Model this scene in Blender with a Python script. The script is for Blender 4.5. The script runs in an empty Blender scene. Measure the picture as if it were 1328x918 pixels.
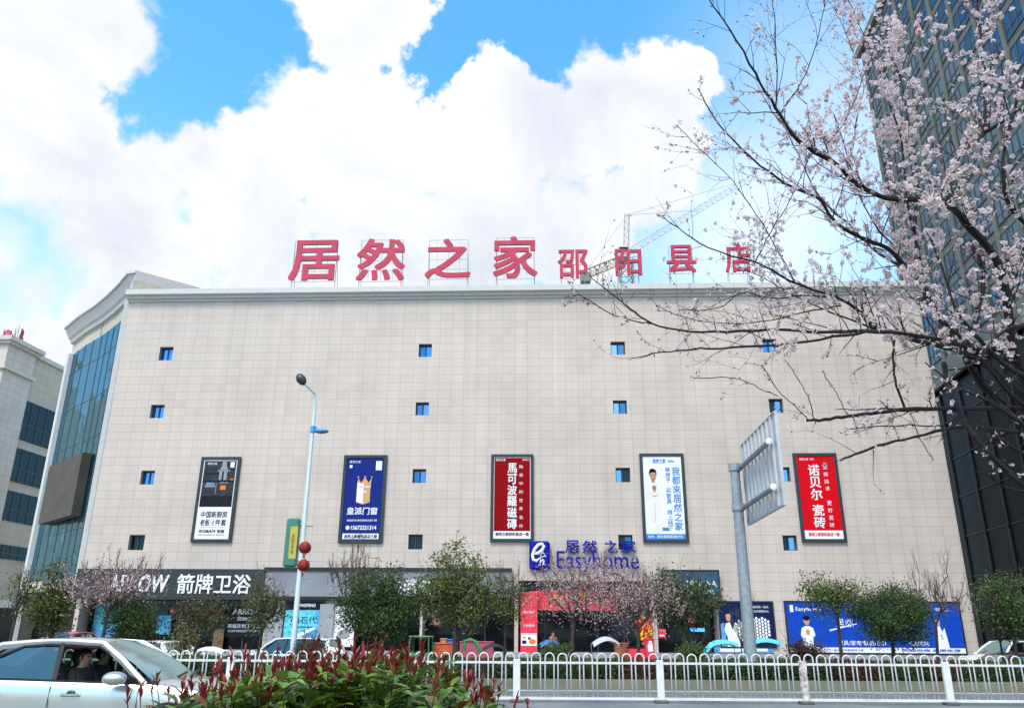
import bpy, math, random
import numpy as np
from mathutils import Vector, Matrix, noise
R = math.radians
rnd = random.Random(7)
scene = bpy.context.scene
col = scene.collection

# ------------------------------------------------------------------ camera
F_PX, PITCH, ROLL, CZ = 1034.0, R(19.24), R(0.39), 1.55
CAM = Vector((0, 0, CZ))
_fw = Vector((0, math.cos(PITCH), math.sin(PITCH)))
_r0 = Vector((1, 0, 0)); _u0 = _r0.cross(_fw)
RT = _r0 * math.cos(ROLL) + _u0 * math.sin(ROLL)
UP = RT.cross(_fw)
cd = bpy.data.cameras.new('camera'); cam = bpy.data.objects.new('camera', cd); col.objects.link(cam)
cd.sensor_width = 36; cd.lens = 36 * F_PX / 1328; cd.clip_start = 0.05; cd.clip_end = 3000
cam.matrix_world = Matrix(((RT.x, UP.x, -_fw.x, 0), (RT.y, UP.y, -_fw.y, 0), (RT.z, UP.z, -_fw.z, CZ), (0, 0, 0, 1)))
scene.camera = cam

def ray(u, v): return _fw + RT * ((u - 664) / F_PX) - UP * ((v - 459) / F_PX)
def at(u, v, Y):                      # the point of the line of sight at distance Y
    d = ray(u, v); return CAM + d * (Y / d.y)
def on_z(u, v, z):
    d = ray(u, v); return CAM + d * ((z - CZ) / d.z)
def to_px(p):
    d = Vector(p) - CAM; z = d.dot(_fw); return 664 + F_PX * d.dot(RT) / z, 459 - F_PX * d.dot(UP) / z

# ------------------------------------------------------------------ sky, sun, exposure
SUN_EL, SUN_ROT = R(52), R(205)       # high, from behind the viewer and a little to the side
SKY_STRENGTH = 0.11
w = bpy.data.worlds.new('World'); scene.world = w; w.use_nodes = True
nt = w.node_tree; N = nt.nodes; L = nt.links; N.clear()
def wn(t, **k):
    n = N.new(t)
    for a, b in k.items(): setattr(n, a, b)
    return n
def wmath(op, a, b=None, c=None, clamp=False):
    n = wn('ShaderNodeMath', operation=op, use_clamp=clamp)
    for i, x in enumerate((a, b, c)):
        if x is None: continue
        if isinstance(x, (int, float)): n.inputs[i].default_value = x
        else: L.new(x, n.inputs[i])
    return n.outputs[0]
sky = wn('ShaderNodeTexSky', sky_type='NISHITA', sun_disc=False, sun_elevation=SUN_EL, sun_rotation=SUN_ROT,
         altitude=100, air_density=1.0, dust_density=0.35, ozone_density=3.0)
hsv = wn('ShaderNodeHueSaturation'); hsv.inputs['Saturation'].default_value = 1.10; hsv.inputs['Value'].default_value = 2.6
air = wn('ShaderNodeMix', data_type='RGBA', blend_type='MULTIPLY'); air.inputs['Factor'].default_value = 1; L.new(sky.outputs[0], air.inputs['A']); air.inputs['B'].default_value = (0.66, 0.95, 0.92, 1)
L.new(air.outputs['Result'], hsv.inputs['Color'])
tc = wn('ShaderNodeTexCoord'); DIR = tc.outputs['Generated']
def wnoise(scale, detail=6, rough=0.6, off=(0, 0, 0), dist=0.0):
    m = wn('ShaderNodeVectorMath', operation='ADD'); L.new(DIR, m.inputs[0]); m.inputs[1].default_value = off
    n = wn('ShaderNodeTexNoise'); n.inputs['Scale'].default_value = scale; n.inputs['Detail'].default_value = detail
    n.inputs['Roughness'].default_value = rough; n.inputs['Distortion'].default_value = dist
    L.new(m.outputs[0], n.inputs['Vector']); return n.outputs['Fac']
# cumulus banks: directions and angular sizes
CL = [(20, 20, 120), (95, 20, 95), (135, 40, 58), (30, 130, 100), (-60, 120, 150), (95, 150, 42), (110, 215, 95), (180, 235, 75), (262, 215, 62),
      (340, 190, 62), (400, 140, 75), (462, 50, 85), (440, 5, 70), (500, 5, 60), (470, 150, 100), (545, 190, 72), (590, 190, 60), (632, 140, 72), (690, 175, 80),
      (735, 175, 80), (775, 120, 52), (790, 170, 80), (850, 130, 75), (893, 105, 44), (905, 90, 30), (868, 190, 60), (840, 230, 75), (800, 265, 70),
      (170, 310, 130), (330, 300, 150), (480, 300, 170), (640, 300, 170), (760, 320, 110), (120, 400, 70), (200, 420, 80), (40, 440, 80), (40, 230, 75), (130, 300, 110), (150, 360, 90), (240, 330, 90), (-10, 330, 80), (40, 380, 70)]
fld = None
for (u, v, r) in CL:
    d = ray(u, v).normalized()
    n = wn('ShaderNodeVectorMath', operation='DISTANCE'); L.new(DIR, n.inputs[0]); n.inputs[1].default_value = d
    k = wmath('MULTIPLY_ADD', n.outputs['Value'], -1.0 / (r / 1034 * 0.93), 1.0)
    fld = k if fld is None else wmath('SMOOTH_MAX', fld, k, 0.12)
sides = wmath('MULTIPLY_ADD', wnoise(1.7, 3, 0.5, (3.1, 1.7, 0.4)), 3.2, -1.40)       # scattered clouds all round, off the big bank
# the big bank keeps its own outline: scattered clouds only outside this cone
dv = wn('ShaderNodeVectorMath', operation='DISTANCE'); L.new(DIR, dv.inputs[0]); dv.inputs[1].default_value = ray(560, 200).normalized()
gate = wmath('MULTIPLY_ADD', dv.outputs['Value'], 6.0, -4.6, clamp=True)
sides = wmath('ADD', wmath('MULTIPLY', sides, gate), wmath('MULTIPLY_ADD', gate, 2.0, -2.0))
fld = wmath('MAXIMUM', fld, sides)
e1 = wmath('MULTIPLY_ADD', wnoise(11, 4, 0.55), 1.2, -0.60)
e2 = wmath('MULTIPLY_ADD', wnoise(38, 7, 0.62, (5, 2, 1)), 0.85, -0.425)
dens = wmath('ADD', wmath('ADD', fld, e1), e2)
soft = wn('ShaderNodeMapRange', interpolation_type='SMOOTHSTEP'); L.new(wnoise(3.1, 2, 0.5, (1, 6, 3)), soft.inputs[0])
soft.inputs[1].default_value = 0.42; soft.inputs[2].default_value = 0.68; soft.inputs[3].default_value = 0.17; soft.inputs[4].default_value = 0.62
dl_ = wn('ShaderNodeVectorMath', operation='DISTANCE'); L.new(DIR, dl_.inputs[0]); dl_.inputs[1].default_value = ray(-20, 340).normalized()
west = wn('ShaderNodeMapRange', interpolation_type='SMOOTHSTEP'); L.new(dl_.outputs['Value'], west.inputs[0])
west.inputs[1].default_value = 0.15; west.inputs[2].default_value = 0.03; west.inputs[3].default_value = 0.0; west.inputs[4].default_value = 0.9
sf = wmath('ADD', soft.outputs[0], west.outputs[0])
mr = wn('ShaderNodeMapRange', interpolation_type='SMOOTHSTEP'); L.new(wmath('DIVIDE', wmath('SUBTRACT', dens, 0.0), sf), mr.inputs[0])
mr.inputs[1].default_value = 0.0; mr.inputs[2].default_value = 1.0
# thin veil of bright haze, low in the sky and towards the tree
sep = wn('ShaderNodeSeparateXYZ'); L.new(DIR, sep.inputs[0])
veil = wn('ShaderNodeMapRange', interpolation_type='SMOOTHSTEP'); L.new(sep.outputs['Z'], veil.inputs[0])
veil.inputs[1].default_value = 0.60; veil.inputs[2].default_value = 0.05; veil.inputs[3].default_value = 0.0; veil.inputs[4].default_value = 0.88
dv2 = wn('ShaderNodeVectorMath', operation='DISTANCE'); L.new(DIR, dv2.inputs[0]); dv2.inputs[1].default_value = ray(1110, 170).normalized()
veil2 = wn('ShaderNodeMapRange', interpolation_type='SMOOTHSTEP'); L.new(dv2.outputs['Value'], veil2.inputs[0])
veil2.inputs[1].default_value = 0.30; veil2.inputs[2].default_value = 0.0; veil2.inputs[3].default_value = 0.0; veil2.inputs[4].default_value = 0.62
vl = wmath('MAXIMUM', veil.outputs[0], wmath('MULTIPLY', veil2.outputs[0], wmath('MULTIPLY_ADD', wnoise(5, 5, 0.6, (2, 8, 1)), 0.9, 0.45, clamp=True)))
dv3 = wn('ShaderNodeVectorMath', operation='DISTANCE'); L.new(DIR, dv3.inputs[0]); dv3.inputs[1].default_value = ray(985, 310).normalized()
veil3 = wn('ShaderNodeMapRange', interpolation_type='SMOOTHSTEP'); L.new(dv3.outputs['Value'], veil3.inputs[0])
veil3.inputs[1].default_value = 0.24; veil3.inputs[2].default_value = 0.02; veil3.inputs[3].default_value = 0.0; veil3.inputs[4].default_value = 0.9
mask = mr.outputs[0]; vl = wmath('MAXIMUM', vl, veil3.outputs[0])
vmix = wn('ShaderNodeMix', data_type='RGBA'); L.new(vl, vmix.inputs['Factor']); L.new(hsv.outputs[0], vmix.inputs['A']); vmix.inputs['B'].default_value = (5.5, 6.3, 7.2, 1)
shade = wmath('ADD', wmath('MULTIPLY_ADD', wnoise(4.5, 7, 0.6, (9, 4, 2), 0.6), 2.6, -0.72), wmath('MULTIPLY_ADD', dens, -0.22, 0.18), clamp=True)
cmix = wn('ShaderNodeMix', data_type='RGBA'); L.new(shade, cmix.inputs['Factor'])
cmix.inputs['A'].default_value = (4.35, 4.65, 5.3, 1); cmix.inputs['B'].default_value = (6.3, 6.35, 6.45, 1)
# the sun stands behind thin cloud: the cloud round it glows
sv_ = Vector((math.sin(SUN_ROT) * math.cos(SUN_EL), math.cos(SUN_ROT) * math.cos(SUN_EL), math.sin(SUN_EL)))
ds = wn('ShaderNodeVectorMath', operation='DISTANCE'); L.new(DIR, ds.inputs[0]); ds.inputs[1].default_value = sv_
gm = wn('ShaderNodeMapRange', interpolation_type='SMOOTHSTEP'); L.new(ds.outputs['Value'], gm.inputs[0])
gm.inputs[1].default_value = 1.05; gm.inputs[2].default_value = 0.1; gm.inputs[3].default_value = 1.0; gm.inputs[4].default_value = 3.9
glow = wn('ShaderNodeVectorMath', operation='SCALE'); L.new(cmix.outputs['Result'], glow.inputs[0]); L.new(gm.outputs[0], glow.inputs['Scale'])
warm = wn('ShaderNodeMix', data_type='RGBA', blend_type='MULTIPLY'); L.new(glow.outputs[0], warm.inputs['A']); warm.inputs['B'].default_value = (1.0, 0.905, 0.82, 1)
gw = wmath('MULTIPLY_ADD', gm.outputs[0], 0.5, -0.5, clamp=True); L.new(gw, warm.inputs['Factor'])
smix = wn('ShaderNodeMix', data_type='RGBA'); L.new(mask, smix.inputs['Factor'])
L.new(vmix.outputs['Result'], smix.inputs['A']); L.new(warm.outputs['Result'], smix.inputs['B'])
bg = wn('ShaderNodeBackground'); bg.inputs['Strength'].default_value = SKY_STRENGTH
L.new(smix.outputs['Result'], bg.inputs['Color'])
wo = wn('ShaderNodeOutputWorld'); L.new(bg.outputs[0], wo.inputs['Surface'])

sl = bpy.data.lights.new('sun', 'SUN'); so = bpy.data.objects.new('sun', sl); col.objects.link(so)
sl.energy = 1.5; sl.angle = R(11); sl.color = (1.0, 0.92, 0.80)
sdir = Vector((math.sin(SUN_ROT) * math.cos(SUN_EL), math.cos(SUN_ROT) * math.cos(SUN_EL), math.sin(SUN_EL)))   # towards the sun
so.rotation_euler = sdir.to_track_quat('Z', 'Y').to_euler()
vs = scene.view_settings
vs.view_transform = 'Standard'; vs.look = 'None'; vs.gamma = 1; vs.use_curve_mapping = False
vs.exposure = 0.64
scene.cycles.use_denoising = True
scene.cycles.max_bounces = 6; scene.cycles.transparent_max_bounces = 12
scene.cycles.sample_clamp_indirect = 6

# ------------------------------------------------------------------ materials
def pm(name, c, rough=0.6, metal=0.0, var=0.12, scale=4.0, spec=0.5, bump=0.0, bscale=40.0, coat=0.0, emit=0.0, leaf=False, c2=None, transl=0.0):
    """A principled material whose colour wanders with noise (leaf: with each loose piece)."""
    m = bpy.data.materials.new(name); m.use_nodes = True; t = m.node_tree; n = t.nodes; l = t.links
    b = n['Principled BSDF']; b.inputs['Roughness'].default_value = rough; b.inputs['Metallic'].default_value = metal
    b.inputs['Specular IOR Level'].default_value = spec; b.inputs['Coat Weight'].default_value = coat
    c = tuple(c)[:3]; lo = tuple(x * (1 - var) for x in c); hi = tuple(min(1, x * (1 + var)) for x in c)
    if c2: lo, hi = c, tuple(c2)
    mx = n.new('ShaderNodeMix'); mx.data_type = 'RGBA'
    mx.inputs['A'].default_value = (*lo, 1); mx.inputs['B'].default_value = (*hi, 1)
    tcn = n.new('ShaderNodeTexCoord')
    if leaf:
        g = n.new('ShaderNodeNewGeometry'); l.new(g.outputs['Random Per Island'], mx.inputs['Factor'])
    else:
        no = n.new('ShaderNodeTexNoise'); no.inputs['Scale'].default_value = scale; no.inputs['Detail'].default_value = 5
        l.new(tcn.outputs['Object'], no.inputs['Vector'])
        rr = n.new('ShaderNodeMapRange'); rr.inputs[1].default_value = 0.3; rr.inputs[2].default_value = 0.7
        l.new(no.outputs['Fac'], rr.inputs[0]); l.new(rr.outputs[0], mx.inputs['Factor'])
    l.new(mx.outputs['Result'], b.inputs['Base Color'])
    if bump:
        nb = n.new('ShaderNodeTexNoise'); nb.inputs['Scale'].default_value = bscale; nb.inputs['Detail'].default_value = 6
        l.new(tcn.outputs['Object'], nb.inputs['Vector'])
        bu = n.new('ShaderNodeBump'); bu.inputs['Strength'].default_value = bump; bu.inputs['Distance'].default_value = 0.02
        l.new(nb.outputs['Fac'], bu.inputs['Height']); l.new(bu.outputs[0], b.inputs['Normal'])
    if emit:
        b.inputs['Emission Color'].default_value = (*c, 1); b.inputs['Emission Strength'].default_value = emit
    if transl:
        tr = n.new('ShaderNodeBsdfTranslucent'); l.new(mx.outputs['Result'], tr.inputs['Color'])
        ms = n.new('ShaderNodeMixShader'); ms.inputs[0].default_value = transl
        l.new(b.outputs[0], ms.inputs[1]); l.new(tr.outputs[0], ms.inputs[2]); l.new(ms.outputs[0], n['Material Output'].inputs['Surface'])
    return m

def glass_mat(name, tint, refl, rough=0.02, alpha=0.5):
    """Tinted pane: part see-through, part mirror, by the angle."""
    m = bpy.data.materials.new(name); m.use_nodes = True; t = m.node_tree; n = t.nodes; l = t.links; n.remove(n['Principled BSDF'])
    tr = n.new('ShaderNodeBsdfTransparent'); tr.inputs['Color'].default_value = (*tint, 1)
    gl = n.new('ShaderNodeBsdfGlossy'); gl.inputs['Roughness'].default_value = rough; gl.inputs['Color'].default_value = (*refl, 1)
    lw = n.new('ShaderNodeLayerWeight'); lw.inputs['Blend'].default_value = alpha
    ms = n.new('ShaderNodeMixShader'); l.new(lw.outputs['Facing'], ms.inputs[0]); l.new(tr.outputs[0], ms.inputs[1]); l.new(gl.outputs[0], ms.inputs[2])
    l.new(ms.outputs[0], n['Material Output'].inputs['Surface']); return m

def mirror_glass(name, c, rough=0.04, wob=0.12, base=(0.01, 0.02, 0.03), grid=None, mixv=0.6):
    """Coloured curtain-wall glass that mirrors what stands opposite, each pane tilted a little."""
    m = bpy.data.materials.new(name); m.use_nodes = True; t = m.node_tree; n = t.nodes; l = t.links
    b = n['Principled BSDF']; b.inputs['Base Color'].default_value = (*base, 1); b.inputs['Roughness'].default_value = 0.4; b.inputs['Specular IOR Level'].default_value = 0.08
    gl = n.new('ShaderNodeBsdfGlossy'); gl.inputs['Roughness'].default_value = rough; gl.inputs['Color'].default_value = (*c, 1)
    tcn = n.new('ShaderNodeTexCoord'); no = n.new('ShaderNodeTexNoise'); no.inputs['Scale'].default_value = 0.35; no.inputs['Detail'].default_value = 2
    l.new(tcn.outputs['Object'], no.inputs['Vector'])
    bu = n.new('ShaderNodeBump'); bu.inputs['Strength'].default_value = wob; bu.inputs['Distance'].default_value = 0.3
    l.new(no.outputs['Fac'], bu.inputs['Height']); l.new(bu.outputs[0], gl.inputs['Normal'])
    ms = n.new('ShaderNodeMixShader'); ms.inputs[0].default_value = mixv
    l.new(b.outputs[0], ms.inputs[1]); l.new(gl.outputs[0], ms.inputs[2]); l.new(ms.outputs[0], n['Material Output'].inputs['Surface'])
    return m

def tile_mat(name, c1, c2, mortar, bw=0.8, rh=0.6, ms=0.016, rough=0.45, offset=0.0, vary=0.06):
    m = bpy.data.materials.new(name); m.use_nodes = True; t = m.node_tree; n = t.nodes; l = t.links
    b = n['Principled BSDF']; b.inputs['Roughness'].default_value = rough
    tcn = n.new('ShaderNodeTexCoord'); sp = n.new('ShaderNodeSeparateXYZ'); l.new(tcn.outputs['Object'], sp.inputs[0])
    ad = n.new('ShaderNodeMath'); ad.operation = 'ADD'; l.new(sp.outputs['X'], ad.inputs[0]); l.new(sp.outputs['Y'], ad.inputs[1])
    cb = n.new('ShaderNodeCombineXYZ'); l.new(ad.outputs[0], cb.inputs[0]); l.new(sp.outputs['Z'], cb.inputs[1])
    br = n.new('ShaderNodeTexBrick'); br.offset = offset; br.inputs['Scale'].default_value = 1
    br.inputs['Brick Width'].default_value = bw; br.inputs['Row Height'].default_value = rh; br.inputs['Mortar Size'].default_value = ms
    br.inputs['Mortar Smooth'].default_value = 0.2; br.inputs['Bias'].default_value = -0.35
    br.inputs['Color1'].default_value = (*c1, 1); br.inputs['Color2'].default_value = (*c2, 1); br.inputs['Mortar'].default_value = (*mortar, 1)
    l.new(cb.outputs[0], br.inputs['Vector'])
    no = n.new('ShaderNodeTexNoise'); no.inputs['Scale'].default_value = 0.18; no.inputs['Detail'].default_value = 6; l.new(tcn.outputs['Object'], no.inputs['Vector'])
    mr_ = n.new('ShaderNodeMapRange'); mr_.inputs[1].default_value = 0.3; mr_.inputs[2].default_value = 0.7; mr_.inputs[3].default_value = 1 - vary; mr_.inputs[4].default_value = 1 + vary
    l.new(no.outputs['Fac'], mr_.inputs[0])
    # rain streaks
    mp = n.new('ShaderNodeMapping'); mp.inputs['Scale'].default_value = (1.3, 0.05, 1); l.new(cb.outputs[0], mp.inputs['Vector'])
    n2 = n.new('ShaderNodeTexNoise'); n2.inputs['Scale'].default_value = 1.2; n2.inputs['Detail'].default_value = 5; l.new(mp.outputs[0], n2.inputs['Vector'])
    m2 = n.new('ShaderNodeMapRange'); m2.inputs[1].default_value = 0.3; m2.inputs[2].default_value = 0.75; m2.inputs[3].default_value = 1.0; m2.inputs[4].default_value = 1 - 1.6 * vary
    l.new(n2.outputs['Fac'], m2.inputs[0])
    mu = n.new('ShaderNodeMath'); mu.operation = 'MULTIPLY'; l.new(mr_.outputs[0], mu.inputs[0]); l.new(m2.outputs[0], mu.inputs[1])
    vm = n.new('ShaderNodeVectorMath'); vm.operation = 'SCALE'; l.new(br.outputs['Color'], vm.inputs[0]); l.new(mu.outputs[0], vm.inputs['Scale'])
    l.new(vm.outputs[0], b.inputs['Base Color']); return m

M = {}
M['tile'] = tile_mat('cladding_tile', (0.605, 0.52, 0.452), (0.555, 0.472, 0.408), (0.40, 0.352, 0.325), bw=0.92, ms=0.016, vary=0.08)
M['tile_pier'] = tile_mat('pier_tile', (0.62, 0.58, 0.51), (0.56, 0.52, 0.45), (0.32, 0.30, 0.29), bw=1.1, rh=0.8)
M['beige'] = tile_mat('side_cladding', (0.54, 0.49, 0.39), (0.48, 0.43, 0.34), (0.25, 0.24, 0.21), bw=1.2, rh=0.9)
M['cornice'] = pm('cornice_stone', (0.56, 0.55, 0.53), 0.5, var=0.06)
M['grey_stone'] = pm('grey_stone', (0.30, 0.31, 0.33), 0.4, var=0.12, scale=1.5)
M['white_stone'] = pm('white_stone', (0.62, 0.62, 0.60), 0.5, var=0.06)
M['roof'] = pm('roof_felt', (0.2, 0.2, 0.2), 0.9)
M['frame'] = pm('dark_frame', (0.02, 0.03, 0.045), 0.35, var=0.2)
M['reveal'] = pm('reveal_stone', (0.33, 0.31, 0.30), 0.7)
M['black'] = pm('black_paint', (0.012, 0.014, 0.018), 0.4, var=0.3)
M['dark_in'] = pm('dark_interior', (0.018, 0.02, 0.024), 0.6, var=0.5, scale=0.8)
M['curtain'] = mirror_glass('curtain_glass', (0.20, 0.37, 0.46), 0.02, 0.16, (0.01, 0.05, 0.08), mixv=0.62)
M['win_blue'] = mirror_glass('window_glass', (0.11, 0.35, 0.80), 0.05, 0.03, (0.01, 0.10, 0.25), mixv=0.7)
M['win_deep'] = mirror_glass('deep_reflection_glass', (0.06, 0.22, 0.52), 0.05, 0.03, (0.01, 0.06, 0.14), mixv=0.7); M['win_pale'] = mirror_glass('pale_reflection_glass', (0.20, 0.48, 0.86), 0.08, 0.05, (0.02, 0.12, 0.25), mixv=0.75)  # same panes, uneven sky reflections put into the tint
M['win_dark'] = mirror_glass('dark_window_glass', (0.035, 0.065, 0.08), 0.05, 0.08, (0.004, 0.010, 0.015), mixv=0.6)
M['tower_glass'] = mirror_glass('tower_glass', (0.17, 0.28, 0.36), 0.05, 0.15, (0.02, 0.04, 0.06), mixv=0.55)
M['shop_glass'] = mirror_glass('shop_glass', (0.07, 0.09, 0.10), 0.05, 0.05, (0.006, 0.008, 0.01), mixv=0.22)
M['red_sign'] = pm('red_sign_face', (0.46, 0.022, 0.07), 0.6, var=0.12, scale=1.5)
M['red_side'] = pm('red_sign_edge', (0.35, 0.05, 0.10), 0.4)
M['steel'] = pm('galvanised_steel', (0.28, 0.33, 0.36), 0.5, 0.3, var=0.18, scale=6)
M['rod'] = pm('scaffold_rod', (0.22, 0.27, 0.30), 0.5, 0.3)
M['blue_sign'] = pm('blue_sign', (0.008, 0.012, 0.30), 0.6, var=0.08, spec=.12)
M['white_sign'] = pm('white_sign', (0.85, 0.86, 0.88), 0.4, var=0.03)
M['white_paint'] = pm('white_paint', (0.74, 0.76, 0.76), 0.45, c2=(0.58, 0.59, 0.57), scale=2.2)
M['asphalt'] = pm('asphalt', (0.10, 0.115, 0.12), 0.75, var=0.2, scale=0.9, bump=0.3, bscale=60)
M['road_far'] = pm('road_concrete', (0.155, 0.175, 0.18), 0.6, var=0.25, scale=0.7, bump=0.2, bscale=50)
M['paving'] = tile_mat('paving', (0.34, 0.33, 0.31), (0.29, 0.28, 0.27), (0.18, 0.18, 0.17), 0.6, 0.6, 0.012)
M['kerb'] = pm('kerb_concrete', (0.17, 0.165, 0.115), 0.8, var=0.2, scale=2, bump=0.3)
M['soil'] = pm('soil', (0.06, 0.045, 0.03), 0.95, var=0.4, scale=5, bump=0.5)
M['marking'] = pm('road_marking', (0.65, 0.66, 0.66), 0.6, var=0.15, scale=6)

# ------------------------------------------------------------------ mesh helpers
ORG = {}
def root_of(o):
    while o.parent: o = o.parent
    return o
class MB:
    def __init__(s): s.v = []; s.f = []; s.m = []
    def add(s, vs, fs, m=0):
        o = len(s.v); s.v.extend([tuple(x) for x in vs]); s.f.extend([tuple(i + o for i in f) for f in fs]); s.m.extend([m] * len(fs))
    def quad(s, a, b, c, d, m=0): s.add((a, b, c, d), ((0, 1, 2, 3),), m)
    def box(s, x0, x1, y0, y1, z0, z1, m=0):
        s.add([(x0, y0, z0), (x1, y0, z0), (x1, y1, z0), (x0, y1, z0), (x0, y0, z1), (x1, y0, z1), (x1, y1, z1), (x0, y1, z1)],
              [(0, 3, 2, 1), (4, 5, 6, 7), (0, 1, 5, 4), (1, 2, 6, 5), (2, 3, 7, 6), (3, 0, 4, 7)], m)
    def rbox(s, x0, x1, y0, y1, z0, z1, r=0.03, m=0):      # box with chamfered upright and level edges
        r = min(r, (x1 - x0) / 2.01, (y1 - y0) / 2.01, (z1 - z0) / 2.01)
        rings = []
        for (z, k) in ((z0, r), (z0 + r, 0), (z1 - r, 0), (z1, r)):
            X0, X1, Y0, Y1 = x0 + k, x1 - k, y0 + k, y1 - k
            rings.append([(X0 + r, Y0, z), (X1 - r, Y0, z), (X1, Y0 + r, z), (X1, Y1 - r, z), (X1 - r, Y1, z), (X0 + r, Y1, z), (X0, Y1 - r, z), (X0, Y0 + r, z)])
        s.loft(rings, m, True)
    def loft(s, rings, m=0, caps=False, closed=True):
        n = len(rings[0]); vs = [p for r in rings for p in r]; fs = []
        for i in range(len(rings) - 1):
            for j in range(n if closed else n - 1):
                k = (j + 1) % n; fs.append((i * n + j, i * n + k, (i + 1) * n + k, (i + 1) * n + j))
        if caps: fs.append(tuple(range(n - 1, -1, -1))); fs.append(tuple(range((len(rings) - 1) * n, len(rings) * n)))
        s.add(vs, fs, m)
    def prism(s, poly, z0, z1, m=0):
        n = len(poly); s.loft([[(x, y, z0) for x, y in poly], [(x, y, z1) for x, y in poly]], m, True)
    def tube(s, pts, rad, n=5, m=0, caps=True):
        pts = [Vector(p) for p in pts]
        if isinstance(rad, (int, float)): rad = [rad] * len(pts)
        rings = []; pu = None
        for i, p in enumerate(pts):
            t = (pts[min(i + 1, len(pts) - 1)] - pts[max(i - 1, 0)])
            if t.length < 1e-9: t = Vector((0, 0, 1))
            t.normalize()
            if pu is None: pu = t.orthogonal().normalized()
            else:
                pu = pu - t * pu.dot(t); pu = pu.normalized() if pu.length > 1e-6 else t.orthogonal().normalized()
            q = t.cross(pu)
            rings.append([p + (pu * math.cos(a) + q * math.sin(a)) * rad[i] for a in (2 * math.pi * k / n for k in range(n))])
        s.loft(rings, m, caps)
    def lathe(s, prof, c=(0, 0, 0), n=16, m=0, axis='z'):
        rings = []
        for (r, h) in prof:
            ring = []
            for k in range(n):
                a = 2 * math.pi * k / n; x, y = r * math.cos(a), r * math.sin(a)
                p = (x, y, h) if axis == 'z' else ((x, -h, y) if axis == 'y' else (h, x, y))
                ring.append((p[0] + c[0], p[1] + c[1], p[2] + c[2]))
            rings.append(ring)
        s.loft(rings, m, True)
    def ball(s, c, rx, ry, rz, n=12, k=8, m=0):
        rings = [[(c[0] + rx * math.sin(t) * math.cos(a), c[1] + ry * math.sin(t) * math.sin(a), c[2] - rz * math.cos(t)) for a in (2 * math.pi * j / n for j in range(n))]
                 for t in (math.pi * (i + 0.02) / (k + 0.04) for i in range(k + 1))]
        s.loft(rings, m, True)
    def build(s, name, mats, parent=None, smooth=False, loc=None):
        if not isinstance(mats, (list, tuple)): mats = [mats]
        me = bpy.data.meshes.new(name)
        o_ = ORG.get(root_of(parent).name, Vector((0, 0, 0))) if parent else (Vector(loc) if loc else Vector((0, 0, 0)))
        vv = [(x - o_.x, y - o_.y, z - o_.z) for x, y, z in s.v] if o_.length > 0 else s.v
        me.from_pydata(vv, [], s.f)
        for m in mats: me.materials.append(m)
        me.polygons.foreach_set('material_index', s.m)
        if smooth: me.polygons.foreach_set('use_smooth', [True] * len(s.f))
        me.update()
        ob = bpy.data.objects.new(name, me); col.objects.link(ob)
        if parent: ob.parent = parent
        elif loc: ob.location = loc
        if smooth:
            md = ob.modifiers.new('edges', 'EDGE_SPLIT'); md.split_angle = R(38)
        return ob
def tag(o, label, cat, group=None, kind=None):
    if label: o['label'] = label
    if cat: o['category'] = cat
    if group: o['group'] = group
    if kind: o['kind'] = kind
    return o
def thing(name, label, cat, loc=(0, 0, 0), rotz=0.0, group=None, local=False):
    o = bpy.data.objects.new(name, None); col.objects.link(o); o.empty_display_size = 0.2
    o.location = loc; o.rotation_euler = (0, 0, rotz); tag(o, label, cat, group)
    if not local: ORG[o.name] = Vector(loc)
    return o
def struct(name, mb, mats):
    o = mb.build(name, mats); o['kind'] = 'structure'; return o
def copy_tree(o, parent=None):
    c = o.copy(); col.objects.link(c); c.parent = parent
    for ch in o.children: copy_tree(ch, c)
    return c

_txt = {}
def text_geo(body, bold=0.0, shear=0.0, spacing=1.0):
    k = (body, bold, shear, spacing)
    if k not in _txt:
        cu = bpy.data.curves.new('lettering', 'FONT'); cu.body = body; cu.size = 1; cu.offset = bold; cu.shear = shear; cu.space_character = spacing
        cu.resolution_u = 3; cu.extrude = 0.05
        ob = bpy.data.objects.new('lettering', cu); col.objects.link(ob)
        me = bpy.data.meshes.new_from_object(ob.evaluated_get(bpy.context.evaluated_depsgraph_get()))
        _txt[k] = ([tuple(v.co) for v in me.vertices], [tuple(p.vertices) for p in me.polygons])
        bpy.data.objects.remove(ob); bpy.data.curves.remove(cu); bpy.data.meshes.remove(me)
    return _txt[k]
def put_text(mb, body, x0, x1, z0, z1, y, depth=0.012, bold=0.0, shear=0.0, m=0, fit='both'):
    """Lettering that fills x0..x1 by z0..z1 on a wall facing -y, its face at y - depth."""
    vs, fs = text_geo(body, 0.0, shear)
    xs = [p[0] for p in vs]; ys = [p[1] for p in vs]; ax, bx, ay, by = min(xs), max(xs), min(ys), max(ys)
    sx = (x1 - x0) / max(1e-6, bx - ax); sy = (z1 - z0) / max(1e-6, by - ay)
    if fit == 'min': sx = sy = min(sx, sy)
    cx, cz = (x0 + x1) / 2, (z0 + z1) / 2
    b_ = bold * .8; kx, kz = b_ * sx, b_ * sy; sx *= 1 - 2 * b_ * sx / max(1e-6, x1 - x0); sy *= 1 - 2 * b_ * sy / max(1e-6, z1 - z0)
    for i, (qx, qz) in enumerate(((0, 0), (kx, kz), (-kx, -kz), (kx, -kz), (-kx, kz)) if bold > 0.002 else ((0, 0),)):     # heavier strokes: five passes of the pen
        yy = y - i * 0.0012
        mb.add([(cx + qx + (p[0] - (ax + bx) / 2) * sx, yy - depth / 2 - p[2] / 0.05 * depth / 2, cz + qz + (p[1] - (ay + by) / 2) * sy) for p in vs], fs, m)
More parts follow.
